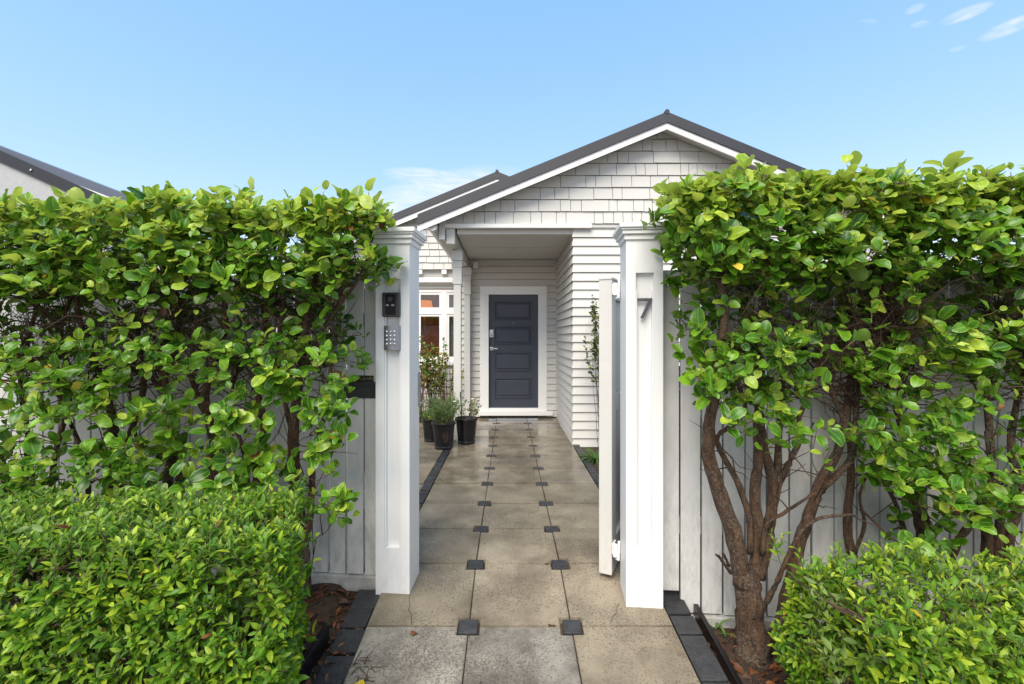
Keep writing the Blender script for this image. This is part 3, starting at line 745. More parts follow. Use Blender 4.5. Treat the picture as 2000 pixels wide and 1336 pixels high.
# left wing with its own gable and the bay window
AX2, AZ2, YB2, YW2 = -.20, 4.29, 8.0, 8.22
roof_set(AX2, AZ2, YB2, -3.6, 3.2, 13, dark=.125, white=.10, part='wing_roof')
sm2 = MB()
sm2.prism([(AX2, YB2 + .031, AZ2 - .110), (-3.5, YB2 + .031, gable_z(-3.5, AX2, AZ2) - .110), (-3.5, YB2 + .031, gable_z(-3.5, AX2, AZ2) - .16), (AX2, YB2 + .031, AZ2 - .16)], (0, .30, 0))
sm2.build('wing_soffit', 'house_white', house)
wg = MB().prism([(-3.3, YW2 + .02, 2.60), (-.6, YW2 + .02, 2.60), (-.6, YW2 + .02, gable_z(-.6, AX2, AZ2) - .17), (-3.3, YW2 + .02, gable_z(-3.3, AX2, AZ2) - .17)], (0, .1, 0)).build('wing_gable', 'house_white', house)
def clip_wing(p): return clip(p, -SL, 1, AZ2 - .17 - SL * AX2 - .004)
shingles(wg, YW2, -3.2, -.62, 2.60, 4.1, .1195, clip_wing, .13, .25, seed=8)
for xb in (-1.60, -1.16, -2.04, -2.48):
    box('corbel', 'trim_white', wg, xb - .045, xb + .045, YW2 - .012, YW2 + .09, 2.515, 2.594, .003)
ww = box('wing_wall', 'house_white', house, -3.3, -.80, YW2 + .085, YW2 + .10, 2.26, 2.60)
box('frieze_board', 'house_white', ww, -3.3, -.80, YW2 + .062, YW2 + .084, 2.47, 2.60, .003); box('frieze_board', 'trim_white', ww, -3.3, -.80, YW2 + .045, YW2 + .084, 2.405, 2.462, .003)
MB().prism([(-3.3, YW2 - .02, 2.365), (-3.3, YW2 - .005, 2.395), (-3.3, YW2 + .084, 2.402), (-3.3, YW2 + .084, 2.30)], (2.5, 0, 0)).build('bay_soffit', 'house_white', ww)
wb = box('wing_base_wall', 'house_white', house, -3.3, -.80, YW2 + .105, YW2 + .2, -.05, .86)
shingles(wb, YW2 + .085, -3.2, -.80, .0, .80, .1195, lambda p: clip(p, 0, 1, .80), .13, .25, seed=21)
YWN = YW2 + .08
def window(x0, x1):
    w = thing('window', None, None); w.parent = house
    f = MB()
    zs_, zt_, zm = .93, 2.24, 1.83
    f.box(x0, x0 + .045, YWN - .01, YWN + .07, zs_, zt_); f.box(x1 - .045, x1, YWN - .01, YWN + .07, zs_, zt_)
    f.box(x0 + .045, x1 - .045, YWN - .009, YWN + .07, zt_ - .05, zt_); f.box(x0 + .045, x1 - .045, YWN - .012, YWN + .07, zm - .035, zm + .035); f.box(x0 + .045, x1 - .045, YWN - .009, YWN + .07, zs_, zs_ + .04)
    f.build('frame', 'trim_white', w)
    for za, zb in ((zm + .0355, zt_ - .0505), (zs_ + .0405, zm - .0355)):
        s = MB(); a, b = x0 + .0455, x1 - .0455; t_ = .042
        s.box(a, a + t_, YWN, YWN + .045, za, zb); s.box(b - t_, b, YWN, YWN + .045, za, zb); s.box(a + t_, b - t_, YWN + .001, YWN + .045, zb - t_, zb); s.box(a + t_, b - t_, YWN + .001, YWN + .045, za, za + t_ * 1.15)
        s.build('sash', 'trim_white', w)
        box('pane', 'glass', w, a + t_, b - t_, YWN + .02, YWN + .024, za + t_ * 1.15, zb - t_)
for x0, x1 in ((-2.20, -1.69), (-1.688, -1.172), (-1.17, -.82)): window(x0, x1)
box('window_sill', 'trim_white', house, -2.4, -.80, YWN - .05, YWN + .08, .865, .9295, .005)
# room behind the window
rm = MB(); rm.box(-3.2, -.81, 10.2, 10.25, 0, 2.7); rm.box(-3.2, -.81, 8.46, 10.2, -.02, 0); rm.box(-3.2, -.81, 8.46, 10.2, 2.66, 2.7); rm.box(-3.25, -3.2, 8.46, 10.2, 0, 2.7); rm.box(-.81, -.78, 8.34, 10.25, 0, 2.7)
rm.build('room_wall', 'room', house)
cu_ = MB(); N = 40; pts = []
for i in range(N + 1): pts.append((-1.13 + .30 * i / N, 8.47 + .018 * math.sin(i * 1.3) + .006 * math.sin(i * 3.1)))
for a, b in zip(pts, pts[1:]):
    cu_.bm.faces.new([cu_.bm.verts.new(q) for q in ((a[0], a[1], .75), (b[0], b[1], .75), (b[0], b[1], 2.25), (a[0], a[1], 2.25))])
bmesh.ops.remove_doubles(cu_.bm, verts=cu_.bm.verts, dist=.0003)
cu_o = cu_.build('curtain', 'curtain', None, True); tag(cu_o, 'pale pleated curtain inside the bay window of the house', 'curtain')
lp = thing('lamp', 'glowing orange lampshade seen through the bay window', 'lamp', (-1.72, 9.3, .0))
MB().lathe([(.19, 0), (.15, .26), (.145, .26), (.185, 0)], n=24, caps=False).build('lamp_shade', 'lamp_shade', lp, True, xf=Matrix.Translation((0, 0, 1.86)))
MB().tube([(0, 0, 0), (0, 0, 1.9)], .015, 8).lathe([(.12, 0), (.12, .02), (.02, .04)], n=18).build('stand', 'brushed', lp)
bulb = bpy.data.lights.new('bulb', 'POINT'); bulb.energy = 14; bulb.color = (1, .5, .2); bulb.shadow_soft_size = .05
bo = bpy.data.objects.new('bulb', bulb); COL.objects.link(bo); bo.parent = lp; bo.location = (0, 0, 2.0)

# ------------------------------------------------------------------ neighbour's house
nh = thing('neighbour_house', 'grey rendered neighbouring house with a dark roof above the hedge', 'house', (-12, 12, 0))
def npt(px, py, Y): v = P(px, py, Y); return v - Vector((-12, 12, 0))
A, B = npt(-420, 106, 12), npt(330, 441, 12)          # rake of the near gable
dz_ = Vector((0, 0, -.30)); th = Vector((0, .35, 0))
MB().prism([A, B, B + dz_, A + dz_], (0, .05, 0)).build('bargeboard', 'barge_black', nh)
MB().prism([A + dz_ + Vector((0, .06, 0)), B + dz_ + Vector((0, .06, 0)), Vector((B.x, .06, -.2)), Vector((A.x, .06, -.2))], (0, .2, 0)).build('wall', 'stucco', nh)
C_, D_ = npt(-420, 124, 13.2), npt(330, 412, 13.2)
MB().prism([C_, D_, D_ + Vector((0, 0, -.26)), C_ + Vector((0, 0, -.26))], (0, 5, 0)).build('roof', 'roof_blue_grey', nh)
MB().prism([C_ + Vector((0, -.02, -.262)), D_ + Vector((0, -.02, -.262)), D_ + Vector((0, -.02, -.40)), C_ + Vector((0, -.02, -.40))], (0, .06, 0)).build('fascia', 'trim_white', nh)
MB().prism([C_ + Vector((0, .1, -.41)), D_ + Vector((0, .1, -.41)), Vector((D_.x, 1.3, -.2)), Vector((C_.x, 1.3, -.2))], (0, .2, 0)).build('rear_wall', 'stucco', nh)
bl = MB().lathe([(.03, 0), (.03, .02), (.015, .03)], n=12).build('bolt', 'metal', nh, xf=Matrix.Translation(npt(61, 333, 12) + Vector((0, -.005, 0))) @ Matrix.Rotation(R(90), 4, 'X'))

# ------------------------------------------------------------------ broadleaf hedges
BIG = [Leaf(L, Wd, 6, 5, c, f, w, .9, .72, .012, i, True) for i, (L, Wd, c, f, w) in enumerate([
    (.072, .050, .5, .30, .18), (.080, .052, .9, .22, .28), (.064, .048, -.3, .30, .20), (.078, .056, .3, .15, .30), (.058, .042, .7, .35, .15),
    (.086, .052, .6, .25, .35), (.070, .054, -.5, .28, .22), (.050, .036, .4, .35, .15), (.090, .058, 1.1, .18, .30), (.066, .046, .2, .42, .22)])]
LM = ['leaf_young', 'leaf_mature', 'leaf_yellow', 'leaf_brown']

def smooth(pts, rad, k=3):
    P_, R_ = [], []
    n_ = len(pts)
    for i in range(n_ - 1):
        p0, p1, p2, p3 = (pts[max(i - 1, 0)], pts[i], pts[i + 1], pts[min(i + 2, n_ - 1)])
        for j in range(k):
            t = j / k
            P_.append(.5 * ((2 * p1) + (p2 - p0) * t + (2 * p0 - 5 * p1 + 4 * p2 - p3) * t * t + (3 * p1 - p0 - 3 * p2 + p3) * t ** 3)); R_.append(rad[i] * (1 - t) + rad[i + 1] * t)
    P_.append(pts[-1]); R_.append(rad[-1]); return P_, R_

def grow_shrub(label, group, base, limbs, clusters, n_parts, seed, dead=40, ymid=2.2):
    """limbs: list of ([(x,y,z)...],[radius...]); clusters: (tip, axis, n leaves, size, young 0..1)"""
    random.seed(seed)
    t = thing('hedge_shrub', label, 'shrub', base, group); b = Vector(base)
    tm = MB(); nodes = []
    for pts, rad in limbs:
        pts, rad = smooth([Vector(p) for p in pts], [q * .76 if rad[0] < .06 else q * .93 for q in rad], 4)
        jp = [p + rv() * r * .10 for p, r in zip(pts, rad)]
        tm.tube([p - b for p in jp], rad, 9 if rad[0] > .02 else 6, rough=.10)
        for p, r in zip(pts, rad): nodes.append((p, r))
    tm.build('trunk', 'bark', t, True)
    tw = MB(); gs = MB(); leaves = []
    order = sorted(clusters, key=lambda c: min((c[0] - q[0]).length for q in nodes[::4]))
    for tip, ax, nl, sz, yg in order:
        best, bd = None, 1e9
        for q, r in nodes:
            d = tip - q; L = d.length
            if L < .05: continue
            cst = L + max(0, -d.z) * 1.6 + (.05 if r < .003 else 0)
            if cst < bd: best, bd, br = q, cst, r
        d = tip - best; L = d.length
        mid = best + d * .5 + Vector((random.uniform(-.15, .15), random.uniform(-.12, .12), random.uniform(-.18, .02))) * L + Vector((0, 0, -.05 * L))
        m2 = best + d * .25 + (mid - best - d * .5) * .7 + rv() * .04 * L; m3 = tip - ax * min(.06, L * .3) + rv() * .01
        r0 = min(br * .8, .0035 + L * .010); pts, rad = smooth([best, m2, mid, m3], [r0, r0 * .8, r0 * .62, .0024], 3)
        tw.tube([p - b for p in pts], rad, 5, cap=False)
        for p, r in list(zip(pts, rad))[2:]: nodes.append((p, r))
        gs.tube([m3 - b, (m3 + tip) / 2 - b + rv() * .004, tip - b], [.0026, .0021, .0012], 4, cap=False)
        # leaves spiral along the last part of the shoot
        ph = random.uniform(0, 6.28); px = ax.cross(Vector((.3, .2, 1)) if abs(ax.z) < .95 else Vector((1, 0, 0))).normalized(); py = ax.cross(px)
        for i in range(nl):
            f = i / max(1, nl - 1); ph += 2.4 + random.uniform(-.4, .4)
            rad_ = px * math.cos(ph) + py * math.sin(ph)
            open_ = R(random.uniform(55, 85) * (1 - .45 * f) * (.72 if yg > .8 else 1))
            d_ = (ax * math.cos(open_) + rad_ * math.sin(open_) + Vector((0, 0, random.uniform(-.15, .22)))).normalized()
            nr = (ax * math.sin(open_) - rad_ * math.cos(open_) + rv() * .45 + Vector((0, -.25, .35)))
            pos = m3.lerp(tip, f) + rv() * .006 - (ax * .03 if i < 2 else Vector())
            s = sz * .9 * random.choice([random.uniform(.38, .75), random.uniform(.6, 1.0), random.uniform(.85, 1.22)]) * (1 - .25 * f * (random.random() < .6))
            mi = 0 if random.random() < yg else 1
            u = random.random()
            if u < .0025: mi = 2
            elif u < .0045: mi = 3
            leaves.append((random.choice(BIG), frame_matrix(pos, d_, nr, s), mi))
    # bare dead twigs inside
    thick = [q for q, r in nodes if r > .004 and q.z > 1.02]; low_ = [q for q, r in nodes if r > .004 and .5 < q.z < 1.02] or thick
    for i in range(dead):
        q = random.choice(low_) if i % 11 == 0 else random.choice(thick)
        d = Vector((random.uniform(-1, 1), random.uniform(-.8, .6), random.uniform(-.2, 1.5))).normalized(); L = random.uniform(.10, .42)
        if d.z > .1: L = min(L, max(.02, (1.90 - q.z) / d.z))
        e2 = q + d * L
        if (group.endswith('intercom post') and e2.x > -.76) or (group.endswith('number post') and e2.x < .86): continue
        k1 = q + d * L * .33 + rv() * .05 * L * 2; k2 = q + d * L * .68 + rv() * .06 * L * 2; r_ = random.uniform(.002, .0042)
        tw.tube([q - b, k1 - b, k2 - b, e2 - b], [r_, r_ * .8, r_ * .6, r_ * .25], 4, cap=False)
    o = tw.build('twigs', 'twig', t, True); o['kind'] = 'stuff'
    o = gs.build('shoots', 'green_stem', t, True); o['kind'] = 'stuff'
    spread_leaves(t, leaves, LM, n_parts, lambda l: (l[1].to_scale()[0] / l[1].translation.y) - .5 * max(0, l[1].translation.y - ymid) if inframe(l[1]) else -9)
    return t

def axis(out, up, jit=.35):
    return (Vector((0, -out, up)) + rv() * jit).normalized()

def hedge_clusters(x0, x1, yf, yb, ztop, spec, xin):
    """spec: list of (count, kind); xin(z) gives the x of the hedge's end nearest the path and its sign"""
    out = []
    xr = lambda z: xin(z)
    for kind, cnt in spec:
        for i in range(cnt):
            for _ in range(60):
                x = random.uniform(x0, x1)
                wob = .05 * mnoise.noise(Vector((x * 2.3, 3.1, 0))) + .03 * mnoise.noise(Vector((x * 7, 1, 0)))
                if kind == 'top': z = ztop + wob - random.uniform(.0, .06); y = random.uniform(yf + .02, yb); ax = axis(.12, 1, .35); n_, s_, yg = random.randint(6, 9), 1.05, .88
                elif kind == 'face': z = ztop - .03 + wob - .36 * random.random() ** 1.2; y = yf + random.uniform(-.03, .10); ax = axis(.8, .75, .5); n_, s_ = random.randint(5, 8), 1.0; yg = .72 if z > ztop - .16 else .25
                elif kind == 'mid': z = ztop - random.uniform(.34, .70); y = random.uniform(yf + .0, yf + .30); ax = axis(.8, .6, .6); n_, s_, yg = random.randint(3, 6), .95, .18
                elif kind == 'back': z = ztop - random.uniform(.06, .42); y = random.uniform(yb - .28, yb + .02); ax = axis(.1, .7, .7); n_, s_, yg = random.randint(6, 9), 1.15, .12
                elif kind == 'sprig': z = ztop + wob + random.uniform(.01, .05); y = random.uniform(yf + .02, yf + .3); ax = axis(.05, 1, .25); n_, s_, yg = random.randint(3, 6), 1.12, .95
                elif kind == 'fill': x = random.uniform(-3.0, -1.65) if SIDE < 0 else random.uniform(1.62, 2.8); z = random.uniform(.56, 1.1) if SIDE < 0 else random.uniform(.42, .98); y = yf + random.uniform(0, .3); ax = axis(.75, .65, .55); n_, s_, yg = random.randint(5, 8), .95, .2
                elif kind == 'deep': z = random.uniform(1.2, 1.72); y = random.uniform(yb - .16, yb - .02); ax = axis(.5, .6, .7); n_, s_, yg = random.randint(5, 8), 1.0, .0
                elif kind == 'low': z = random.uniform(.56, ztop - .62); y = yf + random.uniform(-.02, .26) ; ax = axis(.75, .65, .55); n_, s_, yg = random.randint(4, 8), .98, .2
                lo, hi = xin(z)
                if not (lo < x < hi): continue
                # clumpy gaps low down
                if kind in ('low', 'mid') and mnoise.noise(Vector((x * 4.2, z * 4.2, 7.7))) < -.27: continue
                if kind == 'low' and SIDE > 0 and x < 1.55 and z < .86 + .25 * random.random(): continue
                if kind == 'low' and SIDE > 0 and x < 1.8 and z < .72: continue
                out.append((Vector((x, y, z)), ax, n_, s_, yg)); break
    return out

def pxlimb(Y, pts, w0, w1, dy=0):
    """limb from picture measurements at the shrub's own distance; depth drifts by dy along it"""
    n_ = len(pts); L = [P(p[0], p[1], Y + dy * i / (n_ - 1)) for i, p in enumerate(pts)]
    return (L, [w0 + (w1 - w0) * i / (n_ - 1) for i in range(n_)])

def auto_limbs(base, n, spread, ztop, r0):
    out = []
    for i in range(n):
        a = random.uniform(0, 6.28); dx, dy = math.cos(a) * spread * random.uniform(.5, 1), math.sin(a) * .14
        p = [Vector(base) + Vector((random.uniform(-.03, .03), random.uniform(-.02, .02), 0))]
        h = ztop - base[2]; k = 6
        for j in range(1, k):
            f = j / (k - 1)
            p.append(Vector(base) + Vector((dx * f ** 1.3 + random.uniform(-.04, .04), dy * f - .03 * f + random.uniform(-.02, .02), h * f)))
        rr = r0 * random.uniform(.55, 1); out.append((p, [rr * (1 - .72 * j / (k - 1)) for j in range(k)]))
    return out

# --- hedge beside the intercom post
SIDE = -1
random.seed(5)
def xin_l(z):
    if z > 1.66: return (-3.2, -.615)
    return (-3.2, -.74 - .03 * math.sin(z * 9))
cl = hedge_clusters(-3.1, -.60, 2.02, 2.50, 1.985, [('top', 340), ('face', 380), ('mid', 84), ('back', 340), ('deep', 170), ('low', 390), ('sprig', 44), ('fill', 85)], xin_l)
bounds = [(-9, -2.35), (-2.35, -1.86), (-1.86, -1.42), (-1.42, -1.02), (-1.02, 9)]
bases = [(-2.62, 2.40, -.03), (-2.08, 2.42, -.03), (-1.62, 2.40, -.03), (-1.18, 2.40, -.03), (-1.075, 2.45, -.03)]
labs = ['large-leaved hedge shrub cut off by the picture\'s left edge, behind the clipped low hedge', 'large-leaved hedge shrub with yellowed leaves, second from the left picture edge',
        'large-leaved hedge shrub midway along the hedge beside the intercom post', 'large-leaved hedge shrub whose trunks rise behind the middle of the clipped low hedge', 'large-leaved hedge shrub with bare trunk next to the letter slot']
def stem(Y, pts, w): return pxlimb(Y, pts, w, w * .3, -.12)
lim = [
    [stem(2.42, [(40, 1090), (45, 960), (55, 860), (40, 740), (70, 600), (60, 520)], .024), stem(2.42, [(20, 1090), (10, 930), (-30, 800), (-60, 600), (-40, 500)], .03), stem(2.44, [(95, 1090), (105, 900), (140, 760), (120, 640), (170, 520)], .022)],
    [stem(2.42, [(215, 1090), (210, 960), (225, 850), (190, 720), (150, 600), (160, 500)], .036), stem(2.42, [(225, 1090), (240, 900), (280, 760), (270, 640), (300, 520)], .026), stem(2.44, [(180, 1090), (165, 900), (120, 780), (110, 640)], .02)],
    [stem(2.42, [(330, 1090), (325, 950), (340, 850), (320, 730), (350, 620), (330, 510)], .036), stem(2.42, [(345, 1090), (350, 900), (330, 800), (275, 700), (230, 600)], .026), stem(2.44, [(310, 1090), (290, 930), (260, 830), (250, 700)], .02)],
    [stem(2.42, [(405, 1090), (408, 960), (418, 860), (400, 770), (440, 640), (430, 520)], .042), stem(2.42, [(415, 1090), (425, 930), (415, 840), (375, 740), (385, 600)], .034), stem(2.44, [(500, 1090), (502, 940), (515, 830), (500, 740), (520, 620), (545, 520)], .034), stem(2.44, [(490, 1090), (480, 900), (450, 800), (470, 700)], .022)],
    [([P(586, 1150, 2.45), P(588, 1095, 2.45), P(585, 1040, 2.45), P(578, 950, 2.44), P(572, 860, 2.42), P(585, 740, 2.38), P(600, 620, 2.34), P(620, 520, 2.3)], [.062, .050, .042, .036, .032, .024, .018, .010]),
     ([P(592, 1080, 2.45), P(606, 1000, 2.44), P(612, 900, 2.42), P(640, 780, 2.38), P(650, 650, 2.34), P(670, 540, 2.3)], [.03, .026, .02, .016, .012, .008]),
     ([P(580, 900, 2.43), P(560, 800, 2.4), P(540, 700, 2.36), P(560, 560, 2.3)], [.022, .016, .012, .008]), ([P(585, 760, 2.4), P(620, 660, 2.34), P(690, 560, 2.25), P(720, 500, 2.2)], [.018, .014, .01, .006])]]
for i in range(5):
    cs = [c for c in cl if bounds[i][0] <= c[0].x < bounds[i][1]]
    grow_shrub(labs[i], 'tall large-leaved hedge beside the intercom post', bases[i], lim[i], cs, 280, 100 + i, dead=230, ymid=2.15)

# --- hedge beside the number post
SIDE = 1
random.seed(9)
def xin_r(z):
    if z > 1.62: return (.71 + max(0, 1.80 - z) * .6, 3.2)
    return (.845 + .03 * math.sin(z * 8), 3.2)
cr_ = hedge_clusters(.62, 2.85, 1.88, 2.30, 2.03, [('top', 320), ('face', 370), ('mid', 90), ('back', 340), ('deep', 160), ('low', 400), ('sprig', 48), ('fill', 80)], xin_r)
bounds = [(-9, 1.30), (1.30, 1.75), (1.75, 2.2), (2.2, 9)]
def pz(Y, q): return [(1260 + x / 2.1, 700 + y / 2.1) for x, y in q]
Y0 = 2.22
def zl_(Y, q, w0, w1, dy=-.1): return pxlimb(Y, pz(Y, q), w0, w1, dy)
lim = [
    [([P(*q, Y0) for q in pz(0, [(448, 1290), (446, 1200), (440, 1120), (430, 1020), (420, 930), (412, 860)])], [.105, .086, .074, .069, .065, .045]),
     zl_(Y0, [(400, 930), (370, 750), (310, 560), (265, 420), (258, 320), (285, 150), (300, 0), (330, -200), (300, -330)], .058, .016, -.2),
     zl_(Y0, [(430, 800), (425, 650), (375, 500), (320, 400), (295, 320), (380, 260), (410, 180), (370, 60), (430, -150)], .022, .010, -.1),
     zl_(Y0 + .02, [(440, 900), (465, 750), (450, 560), (465, 400), (460, 250), (480, 100), (470, -100), (500, -300)], .042, .014),
     zl_(Y0 + .01, [(465, 900), (505, 720), (525, 560), (510, 450), (480, 330), (470, 220), (400, 60), (370, -60)], .040, .012),
     zl_(Y0, [(500, 720), (540, 540), (545, 400), (550, 280), (570, 60), (610, -160)], .030, .010),
     zl_(Y0 + .03, [(525, 560), (570, 470), (610, 390), (640, 320), (630, 250), (690, 100), (730, -80)], .024, .009),
     zl_(Y0 - .03, [(480, 800), (500, 680), (560, 640), (620, 600), (700, 550)], .016, .007),
     zl_(Y0 - .02, [(475, 1040), (530, 940), (580, 830), (640, 710), (720, 655), (850, 640)], .020, .008), 
     zl_(Y0 - .02, [(352, 880), (330, 850), (305, 815), (290, 805)], .012, .007), zl_(Y0 - .03, [(345, 850), (330, 820), (322, 800)], .010, .007)],
    [zl_(Y0 + .02, [(545, 1150), (575, 1020), (605, 880), (640, 740), (680, 620), (720, 500), (790, 380), (830, 200), (850, 20), (830, -180)], .046, .018, -.06),
     zl_(Y0, [(690, 600), (740, 520), (840, 420), (860, 280), (880, 120), (960, -100), (980, -300)], .026, .010), zl_(Y0 + .05, [(840, 800), (830, 640), (845, 480), (830, 300), (760, 120), (700, -60)], .030, .010),
     zl_(Y0 + .05, [(860, 800), (900, 680), (880, 560), (940, 420)], .014, .006)],
    [zl_(Y0 + .02, [(1150, 860), (1150, 740), (1120, 620), (1090, 520), (1060, 300), (1000, 60), (1010, -180)], .050, .016), zl_(Y0, [(1240, 860), (1290, 740), (1380, 620), (1420, 480), (1400, 300)], .026, .012),
     zl_(Y0, [(1160, 760), (1230, 660), (1380, 590), (1450, 500)], .022, .010), zl_(Y0 + .05, [(1040, 860), (1060, 720), (1030, 600), (960, 480)], .024, .010)],
    [zl_(Y0 + .0, [(1400, 860), (1400, 720), (1370, 620), (1420, 400), (1400, 100), (1440, -200)], .032, .012), zl_(Y0, [(1480, 860), (1500, 700), (1540, 560), (1500, 350), (1540, 100), (1580, -100)], .03, .012),
     zl_(Y0, [(1440, 860), (1460, 640), (1500, 560), (1620, 420), (1600, 200), (1650, -100)], .028, .012)]]
labs = ['large-leaved hedge shrub with a stout forked brown trunk next to the number post', 'large-leaved hedge shrub with a leaning trunk behind the forked trunk\'s right side',
        'large-leaved hedge shrub behind the middle of the loose lime-green bush', 'large-leaved hedge shrub cut off by the picture\'s right edge']
bases = [tuple(P(1470, 1271, Y0)), tuple(P(1519, 1250, Y0)), (1.95, 2.24, -.2), (2.45, 2.22, -.2)]
for i in range(4):
    cs = [c for c in cr_ if bounds[i][0] <= c[0].x < bounds[i][1]]
    grow_shrub(labs[i], 'tall large-leaved hedge beside the number post', bases[i], lim[i], cs, 280, 200 + i, dead=230, ymid=2.0)

# ------------------------------------------------------------------ low small-leaved hedges
SMALL = [Leaf(L, Wd * 1.22, 5, 3, c, .35, .1, .95, .9, .003, 40 + i) for i, (L, Wd, c) in enumerate([(.038, .0125, .4), (.044, .0145, .7), (.032, .0115, .2), (.050, .0155, .5), (.028, .011, -.3)])]
def low_hedge(name, label, cat, base, shoots, mats, yg, n_parts, seed, stem_paths, sz=1.0, group=None):
    random.seed(seed)
    t = thing(name, label, cat, base, group); b = Vector(base); leaves = []; st = MB()
    for tip, ax, L, n_ in shoots:
        root = tip - ax * L; bend = rv() * .012; px = ax.cross(Vector((.3, .2, 1)) if abs(ax.z) < .9 else Vector((1, 0, 0))).normalized(); py = ax.cross(px); ph = random.uniform(0, 6.28)
        st.tube([root - b, (root + tip) / 2 + bend - b, tip - b], [.0018, .0014, .0008], 3, cap=False)
        for i in range(n_):
            f = (i + .5) / n_; ph += 2.4 + random.uniform(-.3, .3); rd = px * math.cos(ph) + py * math.sin(ph)
            op = R(random.uniform(42, 75) * (1 - .45 * f)); d = ax * math.cos(op) + rd * math.sin(op) + Vector((0, 0, .08)); nr = ax * math.sin(op) - rd * math.cos(op) + rv() * .35 + Vector((0, 0, .3))
            pos = root.lerp(tip, f) + bend * (1 - abs(2 * f - 1))
            mi = 0 if random.random() > yg * (.5 + f) else 1
            if random.random() < .0035: mi = 2
            leaves.append((random.choice(SMALL), frame_matrix(pos, d, nr, sz * random.uniform(.7, 1.15) * (1 - .3 * f)), mi))
    for pts, r0 in stem_paths: st.tube([Vector(p) - b for p in pts], [r0, r0 * .7, r0 * .4], 5)
    o = st.build('stems', 'twig', t, True); o['kind'] = 'stuff'
    spread_leaves(t, leaves, mats, n_parts, lambda l: l[1].to_scale()[0] / l[1].translation.y if inframe(l[1]) else -9)
    return t

random.seed(31)
sh = []
def lump(x, y, z): return .028 * mnoise.noise(Vector((x * 6, y * 6, z * 6)))
XE = lambda y: -.70 - .16 * (y - 1.4) / .45
for i in range(900):     # front face
    x = random.uniform(-2.25, -.73); z = random.uniform(.16, .70); y = 1.40 + lump(x, 1.4, z) + (.05 * max(0, (z - .6) / .1)) + random.uniform(-.01, .03)
    if mnoise.noise(Vector((x * 5, z * 5, 2.2))) < -.33: y += .08
    sh.append((Vector((x, y, z)), (Vector((0, -.75, .62)) + rv() * .5).normalized(), random.uniform(.07, .12), random.randint(8, 12)))
for i in range(800):     # top
    x = random.uniform(-2.3, -.70); y = random.uniform(1.42, 1.90); z = .715 + lump(x, y, 0) * 1.2 + random.uniform(-.03, .012)
    if x > XE(y): continue
    sh.append((Vector((x, y, z)), (Vector((0, -.15, 1)) + rv() * .5).normalized(), random.uniform(.07, .11), random.randint(8, 12)))
for i in range(420):     # end by the path
    y = random.uniform(1.42, 1.9); z = random.uniform(.02, .70); x = XE(y) + lump(1, y, z) + random.uniform(-.03, .012) - .02 * max(0, (z - .6) / .1)
    sh.append((Vector((x, y, z)), (Vector((.7, -.25, .6)) + rv() * .5).normalized(), random.uniform(.06, .11), random.randint(8, 11)))
for i in range(420):     # inside
    x = random.uniform(-2.2, -.80); y = random.uniform(1.5, 1.8); z = random.uniform(.2, .66)
    sh.append((Vector((x, y, z)), rv(), .1, 9))
for i in range(26):      # stray shoots
    x = random.uniform(-2.0, -.72); y = random.uniform(1.45, 1.88); sh.append((Vector((x, y, .765 + random.uniform(-.01, .03))), (Vector((0, -.1, 1)) + rv() * .3).normalized(), .12, 10))
    if i < 10: sh.append((Vector((XE(1.7) + random.uniform(.01, .05), random.uniform(1.5, 1.9), random.uniform(.3, .74))), (Vector((.8, -.1, .7)) + rv() * .2).normalized(), .12, 10))
stp = [([(random.uniform(-2.1, -.85), 1.62, -.12), (random.uniform(-2.1, -.85), 1.6, .3), (random.uniform(-2.1, -.8), random.uniform(1.45, 1.8), .65)], .010) for i in range(50)]
low_hedge('low_hedge', 'clipped low small-leaved green hedge in front of the taller hedge', 'hedge', (-1.45, 1.65, -.13), sh, ['leaf_box', 'leaf_box_lime', 'leaf_brown'], .55, 300, 77, stp, 1.12)

random.seed(37)
sh = []
def top_r(x, y): return .455 + .085 * mnoise.noise(Vector((x * 3.1, y * 3.1, 5))) - .10 * max(0, (1.33 - x) / .2) - .04 * max(0, x - 1.9)
XL = lambda y: 1.19 + .06 * math.sin(y * 9) + .10 * (y - 1.4)
for i in range(470):     # top
    x = random.uniform(1.0, 2.4); y = random.uniform(1.40, 1.92)
    if x < XL(y): continue
    z = top_r(x, y) + random.uniform(-.06, .02)
    sh.append((Vector((x, y, z)), (Vector((0, -.2, 1)) + rv() * .55).normalized(), random.uniform(.07, .13), random.randint(8, 12)))
for i in range(430):     # front
    x = random.uniform(1.0, 2.3); z = random.uniform(-.05, .46); y = 1.42 - .03 + lump(x, 2, z) * 2 + .10 * max(0, (z - .35) / .12) + random.uniform(-.02, .06)
    if x < XL(y) - .02: continue
    sh.append((Vector((x, y, z)), (Vector((0, -.7, .65)) + rv() * .55).normalized(), random.uniform(.07, .12), random.randint(8, 11)))
for i in range(380):     # end by the path
    y = random.uniform(1.42, 1.92); z = random.uniform(-.15, .40); x = XL(y) - .02 + lump(2, y, z) * 2 + .10 * max(0, (z - .25) / .15) + random.uniform(-.02, .04)
    sh.append((Vector((x, y, z)), (Vector((-.6, -.3, .7)) + rv() * .5).normalized(), random.uniform(.06, .11), random.randint(8, 11)))
for i in range(260): sh.append((Vector((random.uniform(1.15, 2.2), random.uniform(1.5, 1.85), random.uniform(0, .42))), rv(), .1, 9))
for i in range(34): sh.append((Vector((random.uniform(1.05, 2.0), random.uniform(1.45, 1.9), top_r(1.6, 1.7) + random.uniform(-.03, .09))), (Vector((0, -.1, 1)) + rv() * .4).normalized(), .13, 10))
stp = [([(random.uniform(1.2, 2.1), 1.65, -.22), (random.uniform(1.15, 2.1), 1.62, .1), (random.uniform(1.1, 2.1), random.uniform(1.5, 1.85), .42)], .010) for i in range(44)]
stp += [([P(1568, 1262, 1.95), P(1572, 1180, 1.93), P(1560, 1090, 1.9)], .010)]
